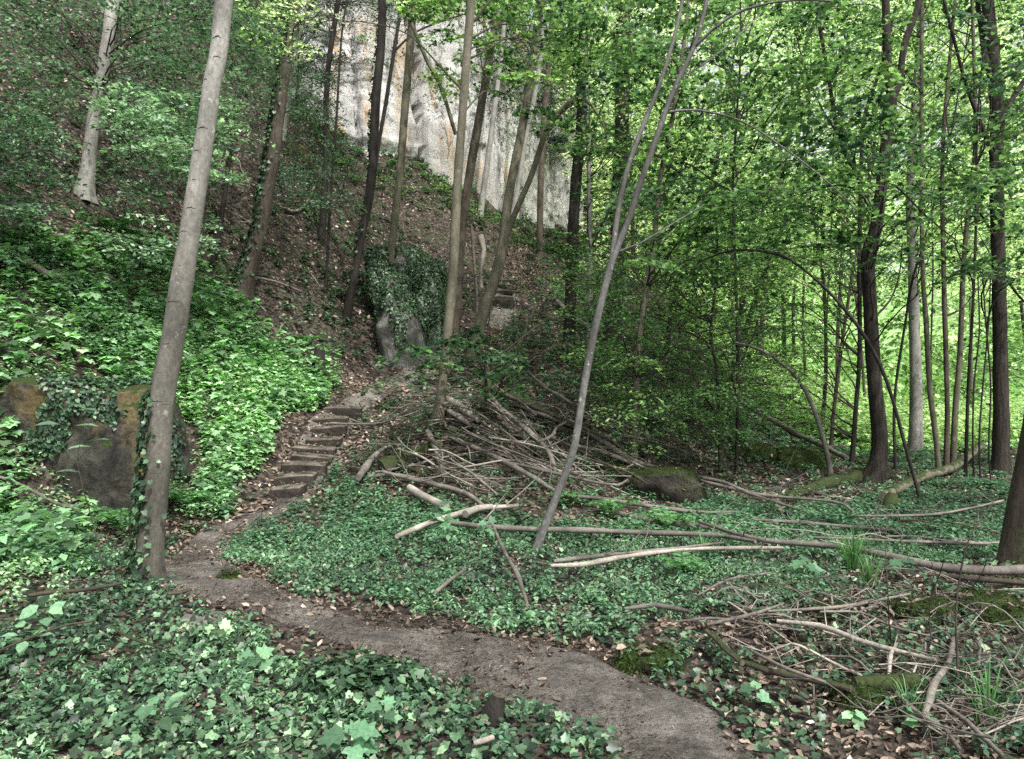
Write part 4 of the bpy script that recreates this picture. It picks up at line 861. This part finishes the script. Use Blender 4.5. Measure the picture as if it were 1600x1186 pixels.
# ------------------------------------------------------------------ ferns, grass tufts, big-leaved plants
def fern(px, py, size, label, tone=.42):
    g = hit(px, py); root = empty('fern', g, label, 'fern', 'ferns on the forest floor'); nf = 8; a0 = R.uniform(0, 6)
    for k in range(nf):
        a = a0+k*2*np.pi/nf+R.normal(0, .2); L = size*R.uniform(.75, 1.1); d = np.array([math.cos(a), math.sin(a), 0]); s = np.linspace(0, 1, 22)
        ctr = g+UP*.02+d*(s*L*.9)[:, None]+UP*(L*.62*np.sin(s*2.1)*(1-.25*s))[:, None]; sd = np.array([-d[1], d[0], 0]); tg_ = norm(np.gradient(ctr, axis=0)); nn = np.cross(tg_, np.broadcast_to(sd, tg_.shape)); nn *= np.sign(nn[:, 2:3]+1e-6)
        mb = MB(); w = L*.24*np.sin(np.pi*(.12+.88*s))**.8
        for sg in (-1, 1):
            leaves(mb, ctr[2:], nn[2:]+rvec(20, .1), sd*sg+tg_[2:]*.35, (w[2:]+.01), 'lance', tone+R.normal(0, .1))
        tube(mb, ctr[::5], np.full(len(ctr[::5]), .002), 3, .1, ref=tuple(sd), rough=0, cap=False); child(mb, 'frond', M['fern'], root, True, False)
for a in [(294,800,.5,'bright fern at the path edge right of the grey beech'),(190,835,.55,'bright fern between the boulder and the grey beech'),(20,850,.5,'fern at the left edge of the picture'),
 (475,545,.5,'fern on the slope above the dark root hollow'),(402,560,.5,'pale fern among the bank herbs below the brown leaning trunk'),(178,368,.6,'fern on the leafy slope under the pale grey beech'),
 (955,812,.42,'fern just right of the curved birch'),(1048,835,.42,'fern between fallen poles right of centre'),(300,800,.35,'small fern tucked beside the larger one at the path edge'),(1068,905,.3,'small fern in the low herbs below the fallen poles'),(885,790,.3,'small fern behind the curved birch foot')]: fern(*a)
def grass(px, py, n, L, label):
    g = hit(px, py); mb = MB()
    for k in range(n):
        a = R.uniform(0, 6.28); d = np.array([math.cos(a), math.sin(a), 0]); l = L*R.uniform(.5, 1); b = g+d*R.uniform(0, .06); lean = R.uniform(.2, .9)
        s = np.linspace(0, 1, 6)[:, None]; c = b+d*(s**1.6*l*lean)+UP*(l*np.sin(s*1.9)*(1-.3*lean)); sd = np.array([-d[1], d[0], 0]); w = .004*(1-s*.95)
        V = np.stack([c-sd*w, c+sd*w], 1).reshape(-1, 3); f = [[2*i, 2*i+1, 2*i+3, 2*i+2] for i in range(5)]
        mb.add(V, f, 0, np.full(5, R.random()), np.full(5, R.uniform(.2, .9)))
    o = mb.build('grass_tuft', M['fern'], loc=g, attrs=True); tag(o, label, 'grass', 'grass tufts')
for a in [(1334,895,150,.42,'large grass tuft between the fallen poles at the right'),(1097,872,60,.28,'small grass tuft near the fallen poles in the middle'),(1545,1135,50,.35,'grass blades in the twigs at lower right'),
          (1360,915,60,.3,'smaller grass tuft just right of the large one'),(1420,1130,25,.3,'sparse grass blades beside the sawn log')]: grass(*a)
def bigplant(px, py, n, sz, h, label, kind='maple', tone=.45, nm='seedling', cat='plant', lean=0):
    g = hit(px, py); root = empty(nm, g, label, cat); mb = MB(); tube(mb, [g-UP*.02, g+UP*h*.5+[lean*.4,0,0], g+UP*h+[lean,0,0]], [.004,.003,.002], 5, .05, rough=0); child(mb, 'stem', M['twig'], root)
    for k in range(n):
        a = k*2.4+R.uniform(0, .6); d = np.array([math.cos(a), math.sin(a)*.8-.1, R.normal(-.05, .12)]); z = g+UP*h*(.55+.45*k/max(n-1, 1))+np.array([lean*(.4+.6*k/max(n-1,1)), 0, 0])
        mb = MB(); leaves(mb, (z+d*sz*.35)[None], (UP+R.normal(0, .22, 3)-[0,.35,0])[None], d[None], sz*R.uniform(.75, 1.1), kind, tone+R.normal(0, .1)); 
        tube(mb, [z, z+d*sz*.4], [.0018, .0012], 3, .05, rough=0, cap=False); child(mb, 'leaf', M['herb'], root, True, False)
for a in [(545,1200,6,.10,.16,'broad-leaved seedling at the bottom edge left of the stump','maple',.4),(600,1150,5,.075,.15,'smaller lobed seedling behind the broad one at the bottom','maple',.5),
 (250,1165,9,.10,.2,'rounded-leaf plant in the foreground ivy at lower left','oval',.5),(400,1060,5,.08,.14,'small plant with two pale leaves in the ivy','maple',.6),(340,1010,7,.08,.15,'pale green seedling beside the flat grey stone','maple',.75),
 (70,1010,8,.12,.25,'large-leaved plant at the left edge above the ivy','oval',.5),(40,1040,7,.10,.2,'low broad plant beneath the left edge leaves','oval',.5),(690,870,12,.10,.5,'leafy maple seedling among the low herbs in the middle','maple',.55),
 (700,880,12,.09,.42,'second maple seedling close beside the first in the middle','oval',.5),(1255,905,5,.12,.16,'bright broad leaf plant in the herbs left of the large grass tuft','maple',.5),(760,860,6,.08,.3,'small seedling between the herbs and the curved stick','maple',.45),
 (1410,915,6,.09,.2,'small dark seedling by the fallen log at right','maple',.35),(1180,1110,5,.07,.12,'lone ivy-like seedling in the dry leaves','ivy',.6),(1330,1140,6,.06,.08,'ivy shoot in front of the round mossy rock','ivy',.6),
 (1440,1150,7,.07,.10,'ivy shoot at the bottom right among dry leaves','ivy',.65),(960,940,8,.09,.22,'upright seedling in the centre herbs','lance',.5)]: bigplant(*a)
# thin upright stem with few large leaves, left foreground
g = hit(166,912); rt = empty('sapling', g, 'thin bare sapling with a few large flat leaves in front of the boulder', 'sapling'); D = g[1]; mb = MB()
tube(mb, [g-UP*.05, at(155,860,D), at(142,808,D), at(128,760,D-.1), at(115,700,D-.1)], [.007,.006,.005,.004,.003], 6, .08, wob=.01); child(mb, 'stem', M['twig'], rt)
for px, py in [(66,665),(130,665),(118,702),(98,738),(150,690),(60,735),(135,640)]:
    mb = MB(); c = at(px, py, D-.1+R.normal(0, .1)); s = at(120,720,D-.1); leaves(mb, (c-[.06,0,0])[None], (UP+R.normal(0,.15,3))[None], np.array([[1.,R.normal(0,.5),-.1]]), .17, 'oval', .6); tube(mb, [s, c], [.002,.0015], 3, .1, rough=0, cap=False)
    child(mb, 'leaf', M['silver'], rt, True, False)

# ------------------------------------------------------------------ fallen branches, logs
def stick(pts, w, label, m='dead', nm='fallen_branch', lift=.03, group='fallen branches and poles', twigs=0, sides=8, cat='branch', wob=.0, cutend=False):
    W = np.array([hit(px, py, lift+(.05 if group and 'poles' in group else 0)) for px, py in pts]); Dm = W[:, 1].mean(); g = W[0].copy(); mb = MB()
    r = np.interp(np.linspace(0, 1, len(W)), np.linspace(0, 1, len(w)), w)/F*Dm/2*(1.0 if m == 'deadpale' else 1.06)
    pp, rr = tube(mb, W, r, sides, .08 if Dm < 9 else .14, ref=(0,0,1), rough=.12, wob=wob, capmi=1 if cutend else None)
    for k in range(twigs):
        i = R.integers(1, len(pp)-1); d = norm(np.gradient(pp, axis=0)[i]*R.choice([.7, 1])+R.normal(0, .7, 3)*[1,1,.4]+[0,0,.35]); l = R.uniform(.2, .7)*Dm/8
        tube(mb, [pp[i], pp[i]+d*l*.5+R.normal(0,.02,3), pp[i]+d*l+R.normal(0,.05,3)], [rr[i]*.4, rr[i]*.28, rr[i]*.1], 4, .1, ref=(0,0.2,1), rough=0, cap=False)
    o = mb.build(nm, [M[m], M['cut']] if cutend else M[m], loc=g); tag(o, label, cat, group)
S = [
([(1093,816),(1182,842),(1288,852),(1376,866),(1465,885),(1530,891),(1640,890)],(5,8,9,10,12,13),'longest pale fallen pole, running to the right edge','dead',.12,3),
([(700,816),(748,822),(826,827),(900,828),(1000,832),(1111,836),(1180,846)],(8,9,9,8,7,5),'pale pole lying level behind the foot of the birch','dead',.10,2),
([(1450,897),(1520,904),(1620,912)],(7,9,9),'dark pole parallel to and just below the longest pale one','deaddark',.06,0),
([(861,884),(911,882),(975,870),(1060,859),(1111,857),(1224,856)],(5,8,8,7,7,5),'pale pole pointing right from the foot of the birch','deadpale',.08,1),
([(865,877),(925,870),(1000,862),(1060,856),(1130,848)],(6,6,5,4,4),'thinner brown pole just above the pale one beside the birch foot','dead',.10,2),
([(1178,812),(1240,816),(1288,820),(1408,830)],(4,6,6,4),'straight pole lying in herbs above the longest pale one','dead',.08,2),
([(1274,840),(1330,842),(1394,845),(1547,850)],(4,5,5,4),'thin straight pole between two longer ones at right','dead',.06,1),
([(1340,806),(1400,806),(1465,803),(1520,793),(1568,782)],(3,4,4,3),'thin curved branch lying left of the right edge trunk','dead',.10,3),
([(1040,734),(1085,744),(1128,753),(1182,772),(1302,784),(1334,800)],(6,6,6,5,4,3),'pale branch leaving the dark buried boulder to the right','dead',.12,2),
([(1065,741),(1110,755),(1157,767),(1252,798)],(4,5,5,3),'second thinner branch below the one leaving the buried boulder','dead',.10,2),
([(1104,976),(1140,968),(1182,958),(1224,943)],(4,6,6,4),'short arched stick in the low herbs','dead',.08,0),
([(1200,955),(1260,952),(1323,947),(1370,938),(1422,928)],(4,5,5,4,4),'thin stick pointing up right towards the mossy rocks','dead',.08,2),
([(1214,970),(1281,978),(1341,1000),(1400,1017),(1461,1031)],(6,9,9,8,7),'pale pole slanting down below the mossy rocks','deadpale',.08,1),
([(1281,956),(1345,957),(1394,979),(1454,994)],(3,4,4,3),'thin twig crossing above the slanting pale pole','dead',.10,2),
([(1104,986),(1117,995),(1132,1012),(1160,1036)],(8,9,9,8),'bent pale greenish bough end in the herbs','olive',.08,0),
([(1150,1030),(1200,1048),(1260,1060),(1330,1076)],(8,11,11,9),'dark rotten branch leading to the sawn log','deaddark',.06,1),
([(1180,1020),(1230,1045),(1290,1066)],(5,6,4),'thin stick lying on top of the dark rotten branch','dead',.12,0),
([(1497,985),(1490,1000),(1482,1035),(1460,1068),(1452,1095),(1444,1118)],(5,8,8,9,10,7),'pale crooked branch standing up from the dry leaves','dead',.06,2),
([(1402,1005),(1392,1022),(1389,1055)],(4,6,6),'short pale curved stick above the sawn log','deadpale',.08,2),
([(1401,1082),(1415,1097),(1433,1114),(1479,1141),(1500,1172)],(5,7,7,7,6),'pale branch curving down from the sawn log','dead',.05,1),
([(1465,1095),(1511,1127),(1536,1152),(1568,1182)],(5,7,7,6),'grey branch slanting to the lower right corner','dead',.06,2),
([(769,818),(783,851),(795,875),(808,897),(816,920),(824,945)],(5,7,7,7,6,4),'crooked pale stick hanging left of the birch foot','dead',.12,1),
([(681,925),(705,905),(727,890)],(6,6,5),'short pale stick in the herbs below the maple seedlings','dead',.08,0),
([(975,951),(1000,948),(1024,945),(1060,952),(1078,956)],(5,7,7,7,5),'short thick stick alone in the central herbs','dead',.06,0),
([(620,838),(684,812),(716,803),(748,795),(808,790)],(8,9,9,8,6),'light log with peeling bark at the lower edge of the brush pile','deadpale',.12,1),
([(640,762),(655,772),(675,782),(698,792)],(11,12,12,11),'short tan broken log at the left foot of the brush pile','deadpale',.14,0),
([(727,803),(745,795),(769,792)],(11,11,10),'short tan log right of the peeling one','deadpale',.15,0),
([(695,621),(712,630),(730,643),(748,656)],(10,12,12,9),'thick pinkish split log at the top of the brush pile','deadpale',.22,0),
([(702,642),(718,652),(736,665)],(7,9,7),'short pinkish log beneath the thick split one','deadpale',.16,0),
([(744,592),(760,610),(783,640),(812,662),(837,685),(858,708),(868,736)],(5,7,8,8,8,7,5),'long pale branch sweeping down the middle of the brush pile','dead',.25,2),
([(668,674),(676,690),(683,708),(692,736)],(8,9,9,7),'short barkless branch pointing down beside the slim trunk','dead',.22,0),
([(707,684),(728,694),(748,702),(790,722),(819,738),(868,768)],(6,9,9,9,8,5),'grey branch sloping right through the brush pile','dead',.2,2),
([(783,624),(820,636),(854,650),(907,670),(950,695),(996,722),(1062,740)],(6,8,8,8,7,7,5),'long bough running from the crest down behind the birch','dead',.22,3),
([(766,608),(800,622),(854,648),(900,668)],(16,18,17,12),'mossy dark rotting trunk near the crest of the brush pile','mossbark',.15,0),
([(600,738),(640,748),(691,760),(730,772),(762,796)],(5,7,8,7,5),'pale curved branch along the lower left of the brush pile','dead',.12,2),
([(560,746),(570,732),(581,717),(592,706),(604,698)],(9,10,10,8,4),'short tan bent branch beside the hollow log','dead',.14,0),
([(783,720),(820,728),(861,738),(943,756),(965,758),(980,750)],(3,5,5,4,4,3),'thin branch passing behind the birch at knee height','dead',.22,2),
([(702,716),(740,742),(776,772)],(3,4,3),'thin straight twig on the lower brush pile','dead',.25,0),
([(840,690),(862,682),(870,668),(884,660)],(3,5,5,4),'short curled branch at the right of the brush pile','dead',.3,0),
([(895,695),(940,706),(989,724),(1030,745)],(5,7,7,5),'brown pole crossing right of the birch','dead',.2,1),
([(822,578),(854,607),(875,618),(892,630)],(4,5,5,4),'small pale branch at the back of the brush pile','dead',.15,0),
([(730,590),(760,604),(820,630),(880,655),(960,690)],(4,6,7,6,4),'straight branch along the crest of the brush pile','deaddark',.3,2),
([(575,745),(620,742),(680,755),(720,772)],(6,6,5,4),'low grey branch under the tan bent one','dead',.05,1),
([(870,775),(930,778),(1010,790),(1090,800),(1160,800)],(5,6,6,5,4),'brown pole lying behind the ferns','dead',.08,1),
([(960,800),(1010,812),(1080,822),(1130,824)],(8,9,8,6),'thicker bark covered pole beside the ferns','dead',.07,0),
([(1157,628),(1185,645),(1213,660),(1240,676),(1267,688),(1323,716)],(6,8,9,9,8,6),'fallen dead trunk leaning down the slope to the arched sapling','dead',.25,1),
([(1380,776),(1415,757),(1450,742),(1493,727),(1536,694),(1560,680),(1592,667),(1640,640)],(6,7,7,8,8,8,7),'pale arched pole rising to the right edge trunk','olive',.1,0),
([(0,387),(43,408),(71,426),(113,436)],(9,11,11,7),'pale pinkish log lying on the left slope','deadpale',.1,0),
([(-20,740),(20,752),(53,768),(90,787),(124,796)],(4,5,5,5,3),'slim pale branch arching over herbs at left','dead',.25,1),
([(35,932),(80,925),(130,922),(191,911)],(5,7,7,6),'dark stick lying left of the grey beech foot','deaddark',.06,1),
([(262,928),(280,926),(298,921)],(5,6,5),'short dark stick just right of the grey beech foot','deaddark',.06,0),
([(173,978),(200,995),(230,1005),(256,1014)],(3,4,4,3),'thin dark curved twig on the foreground ivy','deaddark',.12,1),
([(0,1016),(50,995),(110,975),(150,970)],(3,4,4,3),'thin dark twig at the lower left edge','deaddark',.14,1),
([(741,1161),(755,1157),(770,1152)],(10,11,9),'short pale broken stick below the dark stump','deadpale',.05,0),
([(1090,930),(1140,905),(1205,895)],(3,4,3),'thin twig in the herbs below the fallen poles','dead',.08,2),
([(1050,972),(1110,966),(1170,972),(1250,985)],(3,4,4,3),'low twig lying across the herbs right of the solitary thick stick','dead',.05,1),
([(430,320),(460,330),(480,315),(500,270)],(3,4,4,3),'curved pale stick high on the leafy slope','dead',.1,0),
([(380,430),(430,440),(470,455)],(3,4,3),'pale twig beside the foot of the brown leaning trunk','dead',.1,1),
([(330,1186),(390,1160),(450,1150)],(3,3,2),'twig hidden in ivy at the bottom edge','deaddark',.1,0),
([(640,380),(665,395),(690,430),(700,450)],(5,6,6,5),'pale dead limb resting on top of the ivy outcrop','dead',.3,1),
([(870,470),(900,500),(940,520)],(7,9,7),'fallen grey log beyond the upper path','dead',.1,0),
([(850,548),(880,538),(918,549)],(3,5,5),'thin arched dead branch behind the birch','dead',.5,0),
([(769,577),(785,566),(801,557),(815,530),(826,504),(838,475),(851,444)],(7,8,8,6,6,5,4),'dark crooked dead branch rising beside the upper path','deaddark',.35,1),
]
for pts, w, lb, m, lf, tw in S: stick(pts, w, lb, m, lift=lf, twigs=tw)
stick([(1335,1070),(1370,1068),(1400,1066),(1433,1064)],(22,24,25,24),'thick sawn log with mossy top lying by the round mossy rock','mossbark','log',.10,'',0,16,'log',0,True)
stick([(1420,1068),(1432,1076),(1446,1084)],(18,20,20),'second short sawn log end just right of the thick one','mossbark','log',.05,'',0,14,'log',0,True)
stick([(596,732),(610,726),(640,716),(675,700)],(28,28,24,18),'dark hollow rotting log at the left of the brush pile','mossbark','log',.10,'',0,14,'log',0,True)
def stump(px, py, wpx, hpx, label, m='mossbark'):
    g = hit(px, py); D = g[1]; w = wpx/F*D/2; h = hpx/F*D; mb = MB(); tube(mb, [g-UP*.08, g+UP*h*.4, g+UP*h+[w*.3,0,0]], [w*1.1, w*.85, w*.6], 14, .03, flare=.5, rough=.35, capmi=1); o = mb.build('tree_stump', [M[m], M['cut']], loc=g); tag(o, label, 'stump')
for pts, w, lb in [([(990,1070),(1040,1090),(1090,1125),(1110,1160)],(3,6,6,3),'thin root crossing the dirt path near the bottom'),([(860,1060),(930,1075),(985,1100),(1030,1150)],(2,5,5,3),'worn root lying along the middle of the dirt path'),
 ([(640,1010),(700,1030),(770,1040)],(2,4,3),'small root at the edge of the path below the herbs'),([(930,1120),(980,1128),(1040,1170)],(3,5,4),'short root beside the ivy edge of the path')]:
    stick(pts, w, lb, 'deaddark', 'root', .004, None, 0, 6, 'root', .02)
stump(776,1128,34,42,'dark rotten stump in the ivy left of the dirt path','dark'); stump(1390,800,26,30,'small mossy stump below the furrowed oak'); stump(498,588,20,42,'dark jagged stump on the bank above the steps','dark')
# loose twigs
def twig_object(label, group, g, L, nseg, m, r):
    a = R.uniform(0, 6.28) if 'brush' not in label else R.normal(-.6, .38); d = np.array([math.cos(a), math.sin(a)*.8, 0]); P_ = [g+d*L*s+R.normal(0, .025*L, 3)*[1,1,.2] for s in np.linspace(-.5, .5, nseg)]
    P_ = [np.array([q[0], q[1], float(height(q[0], q[1]))+lift_]) for q, lift_ in zip(P_, (R.uniform(.02, .16, nseg) if 'brush' not in label else np.linspace(R.uniform(.02,.5), R.uniform(.02,.4), nseg)+R.normal(0,.02,nseg)))]
    mb = MB(); pp, rr = tube(mb, P_, np.linspace(r, r*.4, nseg), 5, .06, ref=(0,0,1), rough=.15, wob=.035)
    for k in range(5):
        i = R.integers(1, len(pp)-1); dd = norm(d*.6+R.normal(0, .6, 3)*[1,1,.5]); l = L*R.uniform(.15, .35); tube(mb, [pp[i], pp[i]+dd*l], [rr[i]*.6, rr[i]*.2], 3, .1, ref=(0,.2,1), rough=0, cap=False)
    o = mb.build('dead_twig', M[m], loc=g); tag(o, label, 'twig', group)
def twigs(n, poly, label, group, Lr, rr_):
    k = 0; xs_ = [q[0] for q in poly]; ys_ = [q[1] for q in poly]
    while k < n:
        px, py = R.uniform(min(xs_), max(xs_)), R.uniform(min(ys_), max(ys_))
        if not inpoly(px, py, poly): continue
        g = hit(px, py)
        if g is None: continue
        twig_object(label, group, g, R.uniform(*Lr), 5, ['dead','deaddark','dead','deadpale'][R.integers(4)], R.uniform(*rr_)); k += 1
twigs(95, [(1090,930),(1600,900),(1600,1186),(1400,1186),(1250,1080),(1120,1020)], 'thin dead twig lying in the dry leaves at lower right', 'thin twigs in the dry leaves at lower right', (.3,1.0), (.003,.008))
twigs(80, [(600,640),(760,580),(1060,720),(1080,790),(700,790),(600,740)], 'thin dead twig tangled in the brush pile', 'thin twigs of the brush pile', (.6,1.8), (.006,.014))
twigs(42, [(640,620),(740,580),(960,680),(1060,730),(1040,770),(720,780),(620,730)], 'dead branch heaped in the brush pile', 'branches heaped in the brush pile', (1.0,2.8), (.009,.024))
twigs(50, [(1050,780),(1600,770),(1600,880),(1100,870)], 'thin dead twig lying in the green herbs among fallen poles', 'thin twigs among the fallen poles', (.5,1.5), (.004,.010))
twigs(45, [(180,150),(560,260),(600,480),(400,540),(200,380)], 'thin dead twig on the leafy left slope', 'thin twigs on the left slope', (.6,1.8), (.008,.016))
twigs(35, [(760,560),(900,480),(1230,600),(1250,720),(1000,680)], 'thin dead twig on the slope right of the upper path', 'thin twigs on the slope beyond the brush pile', (.6,1.8), (.006,.014))
# dead wiry shrub at the right
g = hit(1497,1070); rt = empty('dead_shrub', g, 'wiry dark dead shrub with spreading bare twigs before the mossy rocks', 'shrub'); D = g[1]
for pts, w in [([(1497,1075),(1490,964),(1497,890),(1511,837),(1550,780)],(4,1.5)),([(1491,975),(1450,955),(1400,945)],(3,1)),([(1491,970),(1540,950),(1590,930)],(3,1)),([(1492,960),(1520,985),(1560,990)],(2.5,1)),
               ([(1392,1000),(1393,940),(1388,860),(1390,790)],(2.5,1)),([(1490,965),(1470,920),(1455,880)],(2.5,1)),([(1492,950),(1530,900),(1545,860)],(2,1)),([(1455,1000),(1453,940),(1470,880),(1462,840)],(2.5,1))]:
    mb = MB(); tube(mb, [at(px, py, D+R.normal(0, .1)) for px, py in pts], np.linspace(w[0], w[1], len(pts))/F*D/2, 5, .08, wob=.02); child(mb, 'twig', M['twig'], rt)

# ------------------------------------------------------------------ camera, light
cam = bpy.data.cameras.new('camera'); co = bpy.data.objects.new('camera', cam); col.objects.link(co); sc.camera = co
co.location = (0, 0, EYE); co.rotation_euler = (math.pi/2, 0, 0); cam.sensor_width = 36; cam.lens = 36*F/1600; cam.clip_end = 3000; cam.clip_start = .05
EL, AZ = math.radians(54), math.radians(150)   # azimuth measured from +Y towards +X
w = bpy.data.worlds.new('World'); sc.world = w; w.use_nodes = True; nt = w.node_tree
sky = nt.nodes.new('ShaderNodeTexSky'); sky.sky_type = 'NISHITA'; sky.sun_disc = False; sky.sun_elevation = EL; sky.sun_rotation = AZ; sky.dust_density = 3; sky.air_density = 1.0
bg = nt.nodes['Background']; bg.inputs[1].default_value = .28; hs = nt.nodes.new('ShaderNodeHueSaturation'); hs.inputs['Saturation'].default_value = .25; nt.links.new(sky.outputs[0], hs.inputs['Color']); nt.links.new(hs.outputs[0], bg.inputs[0])
sl = bpy.data.lights.new('sun', 'SUN'); sl.energy = 5.0; sl.angle = math.radians(1.5); sl.color = (1, .97, .92)
so = bpy.data.objects.new('sun', sl); col.objects.link(so)
from mathutils import Vector
dv = Vector((math.sin(AZ)*math.cos(EL), math.cos(AZ)*math.cos(EL), math.sin(EL))); so.rotation_euler = dv.to_track_quat('Z', 'Y').to_euler()
sc.view_settings.view_transform = 'Standard'; sc.view_settings.look = 'None'; sc.view_settings.exposure = 0
cy_ = sc.cycles; cy_.max_bounces = 6; cy_.diffuse_bounces = 4; cy_.glossy_bounces = 2; cy_.transmission_bounces = 4; cy_.transparent_max_bounces = 4
cy_.use_denoising = False; sc.render.filter_size = 1.2; cy_.caustics_reflective = False; cy_.caustics_refractive = False; cy_.use_adaptive_sampling = True; cy_.adaptive_threshold = .02
